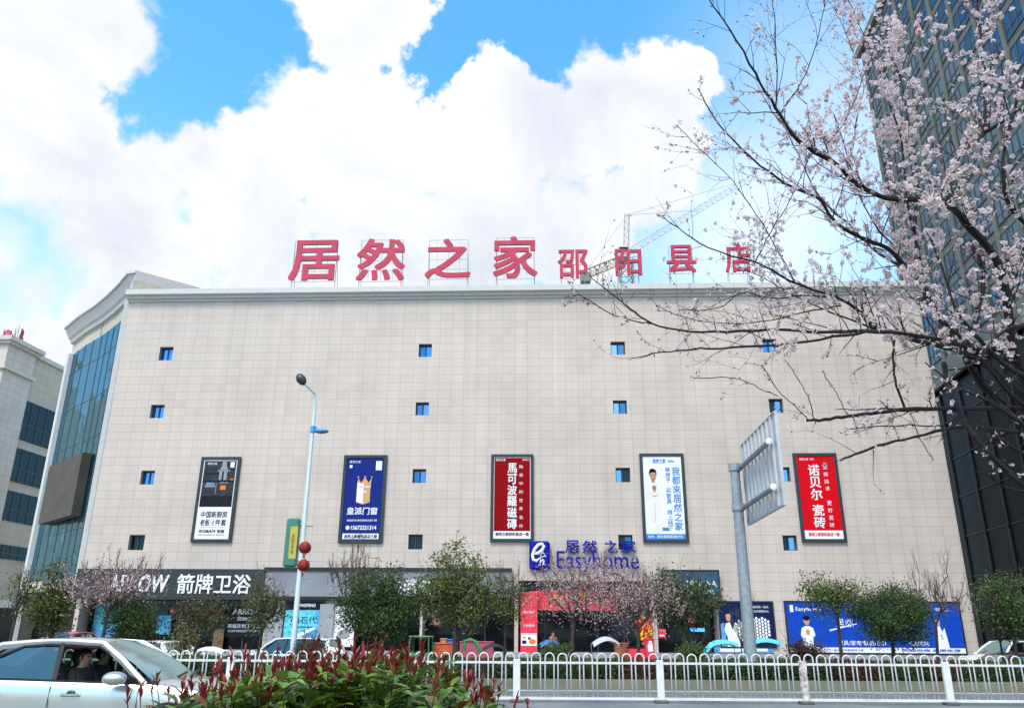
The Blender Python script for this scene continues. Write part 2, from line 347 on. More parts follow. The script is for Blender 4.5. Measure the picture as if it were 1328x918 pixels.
def put_column(mb, body, x0, x1, z0, z1, y, depth=0.012, bold=0.0, m=0, fill=0.86):
    n = len(body); st = (z1 - z0) / n
    for i, ch in enumerate(body):
        if ch == ' ': continue
        zc = z1 - st * (i + 0.5); put_text(mb, ch, x0, x1, zc - st * fill / 2, zc + st * fill / 2, y, depth, bold, 0, m)

# ------------------------------------------------------------------ the mall: its own frame along the street front
YAW = R(-2.5)
EX = Vector((math.cos(YAW), math.sin(YAW), 0)); EY = Vector((-math.sin(YAW), math.cos(YAW), 0))
P0 = Vector((0, 55, 0))
def fac(u, v, off=0.0):               # line of sight meets the street front (off metres in front of it): along it, up it
    d = ray(u, v); t = ((P0 - EY * off - CAM).dot(EY)) / d.dot(EY); p = CAM + d * t
    return (p - MO).dot(EX), p.z
MO = Vector((0, 0, 0))
MO = P0 + EX * ((CAM + ray(168.5, 392) * (((P0 - CAM).dot(EY)) / ray(168.5, 392).dot(EY)) - P0).dot(EX)); MO.z = 0
def loc_of(p): d = Vector(p) - MO; return d.dot(EX), d.dot(EY)
def rect(*c):                          # four corners in the photograph -> upright rectangle on the front
    q = [fac(*p) for p in c]; return (q[0][0] + q[3][0]) / 2, (q[1][0] + q[2][0]) / 2, (q[2][1] + q[3][1]) / 2, (q[0][1] + q[1][1]) / 2
def span(u0, u1, v0, v1):
    um, vm = (u0 + u1) / 2, (v0 + v1) / 2
    return fac(u0, vm)[0], fac(u1, vm)[0], fac(um, v1)[1], fac(um, v0)[1]
def on_front(name, label, cat, s=0, z=0, group=None):
    o = thing(name, label, cat, MO + EX * s, YAW, group, local=True)
    ORG[o.name] = Vector((s, 0, 0)); return o        # author in front coordinates

# ------------------------------------------------------------------ ground, roads
g = MB(); g.quad((-900, -300, -0.56), (900, -300, -0.56), (900, 1500, -0.56), (-900, 1500, -0.56))
struct('ground', g, M['paving'])
g = MB(); g.box(-120, 120, 4.9, 25.1, -0.5, 0.0); struct('road', g, M['road_far'])
g = MB(); g.box(-120, 120, -40, 4.7, -0.5, 0.02); struct('verge', g, pm('verge_soil', (0.05, 0.055, 0.03), .95, var=.4, scale=3, bump=.5))
g = MB(); g.box(-120, 120, 4.7, 4.9, -0.5, 0.10); struct('near_kerb', g, M['kerb'])
g = MB()
for x in range(-60, 60, 6): g.box(x, x + 3, 16.9, 17.05, 0.0, 0.004)
g.box(-120, 120, 24.55, 24.7, 0, 0.004); g.box(-120, 120, 21.3, 21.42, 0, 0.004); struct('road_markings', g, M['marking'])
g = MB(); g.box(-120, 120, 25.1, 25.4, -0.5, 0.27); g.box(-120, 120, 28.3, 28.6, -0.5, 0.22); struct('planter_kerb', g, M['kerb'])
g = MB(); g.box(-120, 120, 25.4, 28.3, -0.5, 0.2); struct('planter_soil', g, M['soil'])
g = MB(); g.box(-120, 120, 28.6, 50.5, -0.5, -0.45); struct('car_park', g, M['asphalt'])

# ------------------------------------------------------------------ shopping mall
Zc0 = fac(664, 386)[1]; Zc1 = fac(664, 374)[1]                       # cornice, bottom and top
S1 = fac(1253, 745)[0]                                               # far end of the front
ZB = 0.37
zc0, zc1 = Zc0 - 0.1, Zc1
mall = on_front('shopping_mall', 'large beige tiled shopping mall with blank five storey front and curved glass corner', 'building')
WINS = [((206.6, 224), (449.8, 467.2)), ((543, 560), (446, 463)), ((792, 810.6), (443, 460)), ((989, 1007), (439.5, 457)),
        ((195, 212.5), (524.8, 542)), ((539, 556), (521.5, 538.5)), ((795, 813), (519, 536.3)), ((997.5, 1015.5), (517, 535)),
        ((182.3, 200), (610, 628)), ((535, 552.5), (608, 626)), ((798.5, 817.3), (606.3, 625)), ((1006.5, 1025), (605.5, 624)),
        ((166.8, 187), (693.3, 713)), ((529.5, 548), (692.7, 712)), ((802, 820.6), (693.2, 712.5)), ((1015.5, 1034), (694, 713.5))]
holes = [span(a[0], a[1], b[0], b[1]) for a, b in WINS]
z_sign = fac(400, 737)[1]; z_low = fac(400, 777)[1]
# street-level openings: s0, s1, z0, z1
sh = [(span(104, 345, 740, 830)[0], span(104, 345, 740, 830)[1], ZB, z_low), (fac(437, 800)[0], fac(545, 800)[0], ZB, z_low), (fac(548, 800)[0], fac(667, 800)[0], ZB, z_low),
      (fac(672, 800)[0], fac(846, 800)[0], ZB, fac(760, 753)[1]), (fac(852, 800)[0], fac(931, 800)[0], ZB, fac(900, 780)[1])]
def pierced(mb, x0, x1, z0, z1, hs, y, m=0):
    xs = sorted({x0, x1, *[h[0] for h in hs], *[h[1] for h in hs]}); zs = sorted({z0, z1, *[h[2] for h in hs], *[h[3] for h in hs]})
    xs = [x for x in xs if x0 <= x <= x1]; zs = [z for z in zs if z0 <= z <= z1]
    for a, b in zip(xs, xs[1:]):
        for c, d in zip(zs, zs[1:]):
            mx, mz = (a + b) / 2, (c + d) / 2
            if any(h[0] < mx < h[1] and h[2] < mz < h[3] for h in hs): continue
            mb.quad((a, y, c), (b, y, c), (b, y, d), (a, y, d), m)
wl = MB(); pierced(wl, 0, S1, ZB - 0.9, zc0 + 0.2, holes + sh, 0.0)
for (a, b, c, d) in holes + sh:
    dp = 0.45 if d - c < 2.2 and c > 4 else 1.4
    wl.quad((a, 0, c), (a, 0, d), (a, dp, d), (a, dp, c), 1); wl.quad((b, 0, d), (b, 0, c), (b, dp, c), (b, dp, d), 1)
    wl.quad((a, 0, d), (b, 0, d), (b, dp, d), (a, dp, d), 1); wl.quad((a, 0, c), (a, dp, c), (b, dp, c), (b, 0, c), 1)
wl.quad((S1, 0, ZB - 0.9), (S1, 45, ZB - 0.9), (S1, 45, zc0 + .2), (S1, 0, zc0 + .2))
wl.quad((0, 45, ZB - .9), (0, 45, zc0 + .2), (S1, 45, zc0 + .2), (S1, 45, ZB - .9))
wl.build('wall', [M['tile'], M['reveal']], mall)
# cornice: stacked mouldings along the front and back along the far side
def cornice_run(mb, pts, prof):
    """prof: (out, z); pts: plan line; the run projects to the right-hand side of the line direction"""
    rings = []
    for i, p in enumerate(pts):
        a = Vector(pts[max(i - 1, 0)]).to_2d(); b = Vector(pts[min(i + 1, len(pts) - 1)]).to_2d(); p = Vector(p).to_2d()
        t = (b - a).normalized(); nrm = Vector((t.y, -t.x)); k = 1.0
        if 0 < i < len(pts) - 1:
            t1 = (p - a).normalized(); k = 1.0 / max(0.35, nrm.dot(Vector((t1.y, -t1.x))))
        rings.append([(p.x + nrm.x * o * k, p.y + nrm.y * o * k, z) for o, z in prof])
    mb.loft(rings, 0, False)
    mb.add(rings[0], [tuple(range(len(prof)))]); mb.add(rings[-1], [tuple(range(len(prof) - 1, -1, -1))])
ch = zc1 - zc0
PROF = [(0.0, zc0), (0.12, zc0 + 0.02), (0.16, zc0 + 0.2 * ch), (0.34, zc0 + 0.24 * ch), (0.40, zc0 + 0.42 * ch), (0.55, zc0 + 0.46 * ch), (0.62, zc0 + 0.52 * ch), (0.62, zc1), (-0.6, zc1), (-0.6, zc0)]
cn = MB(); cornice_run(cn, [(-0.1, 0.0, 0), (S1, 0, 0), (S1, 45, 0)], PROF); cn.build('cornice', M['cornice'], mall)
rf = MB(); rf.quad((0, 0.5, zc1 - 0.6), (S1, 0.5, zc1 - 0.6), (S1, 44.5, zc1 - 0.6), (0, 44.5, zc1 - 0.6)); rf.build('roof', M['roof'], mall)
# windows: frame with its panes
for k, ((a, b, c, d), style) in enumerate(zip(holes, [0, 0, 0, 0, 1, 0, 0, 2, 1, 1, 2, 0, 3, 3, 4, 4])):
    y = 0.38; fr = MB(); t = 0.07; mid = a + (b - a) * (0.5 if style in (0, 1) else 0.46)
    fr.box(a, a + t, y - 0.04, y + 0.04, c, d); fr.box(b - t, b, y - 0.04, y + 0.04, c, d)
    fr.box(a + t, b - t, y - 0.04, y + 0.04, d - 0.11, d); fr.box(a + t, b - t, y - 0.04, y + 0.04, c, c + t); fr.box(mid - 0.05, mid + 0.05, y - 0.06, y + 0.04, c + t, d - 0.11)
    f_ = fr.build('window', M['frame'], mall)
    for i, (p, q) in enumerate(((a + t, mid - 0.05), (mid + 0.05, b - t))):
        dark = style == 3 or (style == 2 and i == (0 if k == 7 else 1)) or (style == 4 and i == 0) or (style == 1 and i == 0 and k != 8 and False)
        gp = MB(); yy = y + (0.0 if i else 0.02); gp.quad((p, yy, c + t), (q, yy, c + t), (q, yy, d - 0.11), (p, yy, d - 0.11))
        gp.build('pane', M['win_dark'] if dark else M[('win_blue', 'win_deep', 'win_pale', 'win_blue')[(k * 5 + i * 3) % 4]], f_)
# curved glass corner block: plan line from the photograph's cornice, all at one height
ZT = 27.9
cpx = [(176, 350.4), (165, 352), (153.6, 366), (138, 381.4), (123, 394), (102, 408), (83, 424)]
cpl = [loc_of(on_z(u, v, ZT)) for u, v in cpx]
cpl = [(x, y) for x, y in cpl]
front = list(reversed(cpl))                                  # from the side street to the front corner
def offs(pl, o):
    out = []
    for i, p in enumerate(pl):
        a = Vector(pl[max(i - 1, 0)]); b = Vector(pl[min(i + 1, len(pl) - 1)]); t = (b - a).normalized()
        out.append((p[0] + t.y * o, p[1] - t.x * o))
    return out
wallp = offs(front, -1.05)
# finish the wall on the front's own corner
wallp[-1] = (-0.05, 0.06); wallp[-2] = (wallp[-2][0] - 0.15, wallp[-2][1])
wallp = wallp[:-2] + [((wallp[-3][0] * .45 + wallp[-1][0] * .55), (wallp[-3][1] * .45 + wallp[-1][1] * .55)), wallp[-1]]
zg1, zg0 = 25.3, 5.2
def strip(mb, pl, z0, z1, m=0):
    for a, b in zip(pl, pl[1:]): mb.quad((a[0], a[1], z0), (b[0], b[1], z0), (b[0], b[1], z1), (a[0], a[1], z1), m)
cw = MB(); strip(cw, wallp, zg1, ZT - 1.0); strip(cw, wallp, 4.4, zg0)
cw.quad((*wallp[0], -0.5), (wallp[0][0] + 6, wallp[0][1] + 30, -0.5), (wallp[0][0] + 6, wallp[0][1] + 30, ZT - .8), (*wallp[0], ZT - .8))
bk = (wallp[-1][0] + 21, wallp[-1][1] + 20)
cw.quad((*wallp[-1], zc0), (*bk, zc0), (*bk, ZT - .9), (*wallp[-1], ZT - .9))
cw.build('corner_wall', M['beige'], mall)
ps = MB()
def pilaster(i0, d0, wd, z0, z1):        # upright strip on the curved wall
    a, b = Vector(wallp[i0]), Vector(wallp[i0 + 1]); t = (b - a).normalized(); n_ = Vector((t.y, -t.x)); p = a + t * d0; q = p + t * wd
    ps.prism([(p.x, p.y), (q.x, q.y), (q.x + n_.x * .35, q.y + n_.y * .35), (p.x + n_.x * .35, p.y + n_.y * .35)][::-1], z0, z1)
pilaster(0, 0.0, 0.75, -0.4, zg1 + 0.02); ps.build('corner_pilaster', M['white_stone'], mall); ps = MB()
lastl = (Vector(wallp[-1]) - Vector(wallp[-2])).length; pilaster(len(wallp) - 2, lastl - 0.55, 0.5, 4.4, zg1 + 0.02)
ps.build('corner_pilaster', M['white_stone'], mall)
cc = MB()
PR2 = [(-1.05, ZT - 1.5), (-0.8, ZT - 1.45), (-0.72, ZT - 1.15), (-0.55, ZT - 1.0), (-0.15, ZT - 0.22), (0.0, ZT - 0.2), (0.0, ZT), (-1.4, ZT), (-1.4, ZT - 1.5)]
cornice_run(cc, front, PR2)
end = front[-1]; tdir = Vector((20.5, 20)).normalized()
PR3 = [(0.0, ZT - 1.4), (0.3, ZT - 0.9), (0.35, ZT), (-0.6, ZT), (-0.6, ZT - 1.4)]
cornice_run(cc, [(end[0] - .2, end[1] + .3, 0), (end[0] + tdir.x * 27, end[1] + tdir.y * 27, 0)], PR3)
cc.build('corner_cornice', M['cornice'], mall)
cg = MB(); inn = wallp
NS = 2
glp = []
for a, b in zip(inn, inn[1:]):
    for k in range(NS): glp.append((a[0] + (b[0] - a[0]) * k / NS, a[1] + (b[1] - a[1]) * k / NS))
glp.append(inn[-1])
strip(cg, glp, zg0, zg1); cwo = cg.build('curtain_wall', M['curtain'], mall, smooth=False)
mu = MB(); go = offs(glp, 0.03)
for p in go[1:-1]: mu.box(p[0] - .015, p[0] + .015, p[1] - .015, p[1] + .015, zg0, zg1)
z = zg0
while z < zg1:
    for a, b in zip(go, go[1:]): mu.tube([(a[0], a[1], z), (b[0], b[1], z)], 0.014, 4)
    z += 3.6
mu.build('mullion', pm('mullion_blue', (0.05, 0.14, 0.19), 0.4), cwo)
# big switched-off screen on the glass
def on_curve(u, v, off):                 # where the sight line meets the curved wall, off metres out
    pl = offs(wallp, off); d = ray(u, v); best = None
    dl = Vector((d.dot(EX), d.dot(EY))); c0 = Vector(loc_of(CAM))
    for a, b in zip(pl, pl[1:]):
        a = Vector(a); e = Vector(b) - a; den = dl.x * e.y - dl.y * e.x
        if abs(den) < 1e-9: continue
        q = a - c0; t = (q.x * e.y - q.y * e.x) / den; k = (q.x * dl.y - q.y * dl.x) / den
        if t > 0 and -0.02 <= k <= 1.02: best = (c0.x + dl.x * t, c0.y + dl.y * t, CZ + d.z * t)
    return best
a_, b_ = on_curve(57, 640, .75), on_curve(97, 640, .75)
if a_ and b_:
    zs_ = (on_curve(106, 583.5, 1.0) or b_)[2], (on_curve(52.5, 677, 1.0) or (0, 0, 9.6))[2]
    A, B = Vector(a_[:2]), Vector(b_[:2]); t = (B - A).normalized(); n_ = Vector((t.y, -t.x))
    scn = MB(); zt_, zb_ = zs_[0], zs_[1]
    q = [A, B, B - n_ * 0.7, A - n_ * 0.7]
    scn.prism([(p.x, p.y) for p in q], zb_, zt_, 0)
    scn.m = [1 if k == 3 else 0 for k in range(len(scn.f))]; scn.build('led_screen', [pm('screen_face', (0.075, 0.068, 0.058), 0.5, var=0.2, scale=0.6, spec=.2), M['win_dark']], mall)
# foot of the corner: dark recess, round column, entrance canopy
ft = MB(); strip(ft, offs(wallp, -1.2), -0.5, 4.4); ft.build('corner_shopfront', M['shop_glass'], mall)
# shopfront back walls
for i, (a, b, c, d) in enumerate(sh):
    sf = MB(); sf.quad((a, 1.4, c), (b, 1.4, c), (b, 1.4, d), (a, 1.4, d)); o = sf.build('shopfront', M['shop_glass'], mall)
    mb = MB(); n = max(2, int((b - a) / 1.7))
    for k in range(n + 1):
        x = a + (b - a) * k / n; mb.box(max(a, x - .05), min(b, x + .05), 1.30, 1.40, c, d)
    mb.box(a, b, 1.31, 1.39, c + 2.5, c + 2.6); mb.build('frame', M['frame'], o)
gs = MB(); gs.box(fac(345, 800)[0] + .02, sh[1][0] - .02, -0.16, -0.003, ZB, z_low); gs.build('stone_panel', M['grey_stone'], mall)
plx = [(fac(416, 810)[0], fac(434, 810)[0])]
pl = MB()
for a, b in plx: pl.box(a, b, -0.5, -0.17, ZB, z_low - 0.3)
pl.build('pier', M['grey_stone'], mall)
# steps up to the shops
st = MB()
for k in range(5): st.box(-3, S1 + 0.5, -0.4 - 0.35 * (5 - k), -0.001, -0.5, ZB - 0.82 + 0.164 * (k + 1) - 0.001)
struct_o = st.build('entrance_steps', M['grey_stone'], mall)

# ------------------------------------------------------------------ neighbouring buildings
def vertical_face(name, mb_, mats, parent): return mb_.build(name, mats, parent)
# tower at the far side of the side street: one long face towards us
ang = math.atan2(0.119, 1.0)
TB = at(1229, 740, 76.0); TB.z = 0
TD = Vector((-math.sin(ang), -math.cos(ang), 0))             # from the far corner towards the street
TW = Vector((-math.cos(ang), math.sin(ang), 0))              # outwards: to the left
def tface(u, v):                                             # sight line meets the tower face
    d = ray(u, v); t = (TB - CAM).dot(TW) / d.dot(TW); p = CAM + d * t; return (p - TB).dot(TD), p.z
TH = tface(1119.5, 68)[1]
tower = thing('office_tower', 'tall shaded office tower with olive bands and slanting rows of dark windows behind the blossom', 'building', TB, math.atan2(TD.y, TD.x), local=True)
# local frame: x along the face towards the street, -y ... the face looks to local -y
TL = 46.0; DEPTH = 24
M['tower_wall'] = pm('tower_cladding', (0.14, 0.15, 0.125), 0.6, var=0.2, scale=0.25)
M['tower_dark'] = mirror_glass('shaded_podium_glass', (0.05, 0.06, 0.07), 0.08, 0.05, (0.006, 0.008, 0.009), mixv=0.14)  # near-black tint: the shade on the tower foot is put into the colour
flip = 1 if Vector((0, -1, 0)).dot(Matrix.Rotation(-math.atan2(TD.y, TD.x), 3, 'Z') @ TW) > 0 else -1
FY = -1 * flip
def tw_box(mb, x0, x1, o0, o1, z0, z1, m=0):
    y0, y1 = sorted((FY * o0, FY * o1)); mb.box(x0, x1, y0, y1, z0, z1, m)
podz = tface(1215, 500)[1]
b_ = MB(); tw_box(b_, 0, TL, -DEPTH, 0, podz, TH); b_.build('wall', M['tower_wall'], tower)
b_ = MB(); tw_box(b_, 0.3, TL, -DEPTH, -0.25, -0.5, podz - .004); pd = b_.build('podium', M['tower_dark'], tower)
b_ = MB()
for x in np.arange(0.3, TL, 4.1): tw_box(b_, x - .05, x + .05, -0.25, -0.1, 0, podz)
for z in np.arange(3, podz, 3.4): tw_box(b_, 0.3, TL, -0.25, -0.18, z - .05, z + .05)
b_.build('mullion', pm('podium_frame', (.018, .021, .025), .5), pd)
b_ = MB(); tw_box(b_, -0.4, TL, -1, 0.5, TH, TH + 0.9); b_.build('parapet', M['tower_wall'], tower); b_ = MB(); tw_box(b_, -0.05, TL, 0, 0.35, podz - .5, podz + 1.4); b_.build('ledge', M['tower_wall'], tower)
b_ = MB()
for x in np.arange(0.75, TL, 3.3): tw_box(b_, x - 0.16, x + 0.16, 0, 0.22, podz + 1.41, TH - .01)
b_.build('fin', M['tower_wall'], tower)
wm = MB(); tw_box(wm, 0, 2.7, -0.02, 0.06, 0, 2.25); wmf = MB()
for (x0, x1, z0, z1) in ((0, .1, 0, 2.25), (2.6, 2.7, 0, 2.25), (.1, 2.6, 0, .1), (.1, 2.6, 2.15, 2.25), (0.85, .95, .1, 2.15), (1.75, 1.85, .1, 2.15), (.1, 2.6, 0.7, .75)): tw_box(wmf, x0, x1, 0.061, 0.10, z0, z1)
w0 = wm.build('window', M['tower_glass'], tower); w1 = wmf.build('frame', pm('tower_frame', (.05, .065, .07), .5), w0); first = True; rest = MB(); nwin = 0
for z in np.arange(podz + 2.0, TH - 2.6, 3.0):
    for x in np.arange(1.05, TL - 3, 3.3):
        p = TB + TD * (x + 1.3); p = Vector((p.x, p.y, z + 1.1)); uu, vv = to_px(p)
        if -10 < vv < 925 and uu < 1340 and nwin < 99:
            nwin += 1
            if first: w0.location = (x, 0, z); first = False
            else:
                c = w0.copy(); col.objects.link(c); c.parent = tower; c.location = (x, 0, z); c2 = w1.copy(); col.objects.link(c2); c2.parent = c
        else: tw_box(rest, x, x + 2.7, -0.02, 0.06, z, z + 2.25)
r_ = rest.build('window', M['tower_glass'], tower); r_['kind'] = 'stuff'
# drainpipe
s0, z0 = tface(1232, 470); pz = tface(1226, 548)[1]
# it stands on the mall's end wall side of the alley, as a part of the mall
b_ = MB(); b_.tube([(S1 + .35, 1.2, fac(1226, 548)[1] + 0.6), (S1 + .35, 1.2, fac(1226, 548)[1]), (S1 + .2, 1.0, fac(1226, 556)[1]), (S1 + .2, 1.0, fac(1250, 778)[1]), (S1 + .5, 0.9, fac(1250, 783)[1])], 0.09, 6)
b_.build('drainpipe', M['steel'], mall)

# pale block on the other side, dark glass bands
ang2 = math.atan2(0.098, 1.0)
LB = at(17, 560, 84.0); LB.z = 0
LD = Vector((math.sin(ang2), math.cos(ang2), 0)); LW = Vector((math.cos(ang2), -math.sin(ang2), 0))
def lface(u, v):
    d = ray(u, v); t = (LB - CAM).dot(LW) / d.dot(LW); p = CAM + d * t; return (p - LB).dot(LD), p.z
lb = thing('commercial_block', 'pale stone commercial block with stacked dark glass windows and a corner pier', 'building', LB, math.atan2(LD.y, LD.x), local=True)
# local x along the face away from the street, face looks to local -y
rz_ = math.atan2(LD.y, LD.x); fy = 1 if (Matrix.Rotation(-rz_, 3, 'Z') @ LW).y > 0 else -1
def lbx(mb, x0, x1, o0, o1, z0, z1, m=0):
    y0, y1 = sorted((fy * o0, fy * o1)); mb.box(x0, x1, y0, y1, z0, z1, m)
LZ = lface(50, 466)[1]
b_ = MB(); lbx(b_, 0.02, 40, -30, 0, -0.5, LZ); b_.build('wall', M['beige'], lb)
b_ = MB(); lbx(b_, 0.0, 40, -1, 0.25, LZ, LZ + 0.5); b_.build('parapet', M['cornice'], lb)
b_ = MB(); lbx(b_, -4.0, 0.4, -4.5, 0.5, -0.5, LZ - .1); lbx(b_, -4.3, 0.7, -4.8, 0.8, LZ - 2.9, LZ - 2.5); lbx(b_, -4.35, 0.75, -4.85, 0.85, LZ - .1, LZ + .2); lbx(b_, -4.6, 1.0, -5.1, 1.1, LZ + .2, LZ + .65); b_.build('corner_pier', M['tile_pier'], lb)
for (vt, vb) in ((520, 573), (584, 629), (640, 680), (708, 728)):
    zt_, zb_ = lface(45, vt + 4)[1], lface(36, vb)[1]
    b_ = MB(); lbx(b_, 0.55, 12.5, 0.0, 0.12, zb_, zt_); o = b_.build('window', M['win_dark'], lb)
    b_ = MB()
    for x in np.arange(0.6, 12.6, 1.32): lbx(b_, x - .04, x + .04, 0.121, 0.17, zb_, zt_)
    lbx(b_, 0.55, 12.5, 0.121, 0.16, (zb_ * .62 + zt_ * .38) - .04, (zb_ * .62 + zt_ * .38) + .04); b_.build('frame', M['frame'], o)
b_ = MB(); lbx(b_, .42, 9, 0.12, 3.6, 3.6, 4.3); b_.build('canopy', M['grey_stone'], lb)
b_ = MB(); lbx(b_, 1.8, 20, 0.01, 0.1, -.5, 3.55); b_.build('shopfront', M['shop_glass'], lb)

# ------------------------------------------------------------------ rooftop sign characters
def px_at(u, v, off):                                         # front coordinates in a plane set back by off
    d = ray(u, v); t = ((MO + EY * off - CAM).dot(EY)) / d.dot(EY); p = CAM + d * t; return (p - MO).dot(EX), p.z
CH = [('居', 379, 438, 313, 364, 'large red rooftop character 居 on a thin scaffold'), ('然', 465, 524, 311, 364, 'large red rooftop character 然 on a thin scaffold'),
      ('之', 553, 610, 311, 361, 'large red rooftop character 之 on a thin scaffold'), ('家', 640, 697, 308, 361, 'large red rooftop character 家 on a thin scaffold'),
      ('邵', 723, 763, 325, 361, 'small red rooftop character 邵 on a thin scaffold'), ('阳', 797, 833, 324, 358, 'small red rooftop character 阳 in front of the crane'),
      ('县', 863, 904, 319, 354, 'small red rooftop character 县 on a thin scaffold'), ('店', 938, 976, 317, 354, 'small red rooftop character 店 half hidden by blossom twigs')]
OFF = 1.2
for c, u0, u1, v0, v1, lab in CH:
    s0, zt = px_at(u0, v0, OFF); s1, zb = px_at(u1, v1, OFF)
    o = on_front('rooftop_character', lab, 'sign letter', (s0 + s1) / 2, group='red rooftop sign characters')
    mb = MB(); put_text(mb, c, s0, s1, zb, zt, OFF, 0.15, 0.020); f_ = mb.build('character_face', M['red_sign'], o)
    mb = MB(); y = OFF + 0.12
    for s in (s0 + .25, s1 - .25):
        mb.tube([(s, y, zc1 - .6), (s, y, zt)], 0.03, 4); mb.tube([(s + .05, y + 1.1, zc1 - .6), (s, y, zt - .8)], 0.022, 4)
    for k in range(5):
        z = zb + (zt - zb) * k / 4; mb.tube([(s0 + .25, y, z), (s1 - .25, y, z)], 0.016, 4)
    for k in range(1, 4):
        s = s0 + (s1 - s0) * k / 4; mb.tube([(s, y, zb), (s, y, zt)], 0.014, 4)
    mb.build('scaffold', M['rod'], o)

# ------------------------------------------------------------------ wall banners
M['bn_frame'] = pm('banner_frame', (0.018, 0.028, 0.036), 0.4, var=0.2)
def flat(name, c, rough=0.8, var=0.03):
    M[name] = pm(name, c, rough, var=var, spec=0.08); return M[name]
flat('p_white', (0.82, 0.83, 0.85)); flat('p_black', (0.015, 0.015, 0.02)); flat('p_navy', (0.012, 0.028, 0.20)); flat('p_dkred', (0.26, 0.004, 0.006)); flat('p_red', (0.66, 0.004, 0.012))
flat('p_blue', (0.04, 0.25, 0.62)); flat('p_grey', (0.045, 0.048, 0.06), var=.3); flat('p_lgrey', (0.30, 0.31, 0.34)); flat('p_dkgrey', (0.018, 0.02, 0.028)); flat('p_gold', (0.62, 0.36, 0.16)); flat('p_orange', (0.8, 0.22, 0.03))
flat('p_cream', (0.78, 0.76, 0.72)); flat('p_skin', (0.55, 0.30, 0.2)); flat('p_hair', (0.01, 0.009, 0.009)); flat('p_cyan', (0.12, 0.55, 0.68), var=.25); flat('p_bill', (0.008, 0.065, 0.45), var=.12); flat('p_night', (0.008, 0.018, 0.075), var=.3)
flat('p_sky', (0.10, 0.32, 0.62), var=.2); flat('p_yellow', (0.8, 0.55, 0.03)); flat('p_gold2', (0.85, 0.7, 0.5)); flat('p_pinkred', (0.75, 0.06, 0.09), var=.1)
def banner(lab, corners, mat):
    s0, s1, z0, z1 = rect(*corners)
    o = on_front('wall_banner', lab, 'banner', (s0 + s1) / 2, group='tall banners on the mall front')
    t = 0.2; y = -0.14; mb = MB()
    mb.box(s0, s0 + t, y - .05, -0.002, z0, z1); mb.box(s1 - t, s1, y - .05, -0.002, z0, z1); mb.box(s0 + t, s1 - t, y - .05, -.002, z1 - t, z1); mb.box(s0 + t, s1 - t, y - .05, -.002, z0, z0 + t)
    mb.build('frame', M['bn_frame'], o)
    a, b, c, d = s0 + t, s1 - t, z0 + t, z1 - t
    mb = MB(); mb.box(a, b, y, -0.004, c, d); p = mb.build('panel', mat, o)
    W, H = b - a, d - c
    X = lambda f: a + W * f
    Z = lambda f: d - H * f                        # fractions run from the top
    return o, p, X, Z, y
def art(p, name, mat, *shapes):
    mb = MB()
    for s in shapes: s(mb)
    return mb.build(name, mat, p)
def pr(X, Z, y, x0, x1, f0, f1, e=0.006): return lambda mb: mb.box(X(x0), X(x1), y - e, y - 0.001, Z(f1), Z(f0))
def pt(X, Z, y, body, x0, x1, f0, f1, bold=0.02, shear=0, e=0.009): return lambda mb: put_text(mb, body, X(x0), X(x1), Z(f1), Z(f0), y - .001, e, bold, shear)
def pc(X, Z, y, body, x0, x1, f0, f1, bold=0.02, fill=.86, e=0.009): return lambda mb: put_column(mb, body, X(x0), X(x1), Z(f1), Z(f0), y - .001, e, bold, 0, fill)
def poly(X, Z, y, pts, e=0.006):
    def fn(mb):
        n = len(pts); q = [(X(px), Z(pz)) for px, pz in pts]
        ar = sum(q[i][0] * q[(i + 1) % n][1] - q[(i + 1) % n][0] * q[i][1] for i in range(n))
        if ar < 0: q = q[::-1]
        mb.loft([[(x, y - .001, z) for x, z in q], [(x, y - e, z) for x, z in q]], 0, True)
    return fn
def ell(X, Z, y, cx, cz, rx, rz, e=0.006, n=18): return poly(X, Z, y, [(cx + rx * math.cos(2 * math.pi * k / n), cz + rz * math.sin(2 * math.pi * k / n)) for k in range(n)], e)
# kitchen banner
o, p, X, Z, y = banner('tall kitchen banner, dark photo above white panel with 中国新厨房', [(262, 593), (313, 593), (301, 703), (249, 703)], M['p_white'])
art(p, 'kitchen_picture', M['p_grey'], pr(X, Z, y, .03, .97, .015, .60))
y2 = y - .006
art(p, 'cabinet', M['p_dkgrey'], pr(X, Z, y2, .03, .97, .46, .60), pr(X, Z, y2, .03, .97, .265, .285), pr(X, Z, y2, .1, .5, .17, .19), pr(X, Z, y2, .1, .12, .02, .17))
art(p, 'cooker_hood', M['p_lgrey'], poly(X, Z, y2, [(.56, .02), (.68, .02), (.70, .09), (.76, .13), (.50, .13), (.55, .09)]), pr(X, Z, y2, .50, .58, .15, .26), pr(X, Z, y2, .64, .73, .15, .26), pr(X, Z, y2, .44, .82, .135, .15), pr(X, Z, y2, .12, .42, .33, .35), pr(X, Z, y2, .44, .455, .30, .44), pr(X, Z, y2, .55, .80, .29, .30))
art(p, 'oven_glow', M['p_orange'], pr(X, Z, y2, .58, .74, .33, .385), pr(X, Z, y2, .84, .93, .245, .26))
art(p, 'dishwasher_light', M['p_sky'], pr(X, Z, y2, .15, .40, .295, .325))
art(p, 'heading', M['p_white'], pt(X, Z, y2, '居然之家', .12, .40, .035, .065, .01), pr(X, Z, y2, .80, .92, .03, .10))
art(p, 'slogan', M['p_black'], pt(X, Z, y, '中国新厨房', .12, .88, .655, .735, .012), pt(X, Z, y, '老板', .12, .40, .755, .835, .012), pt(X, Z, y, '件套', .56, .88, .755, .835, .012), pt(X, Z, y, 'ROBAM', .12, .60, .885, .92, .03, .15), pt(X, Z, y, '老板', .64, .86, .88, .925, .02), pr(X, Z, y, .1, .9, .855, .858), pt(X, Z, y, '厨房电器 精湛科技 轻松烹饪', .12, .86, .94, .953, .0))
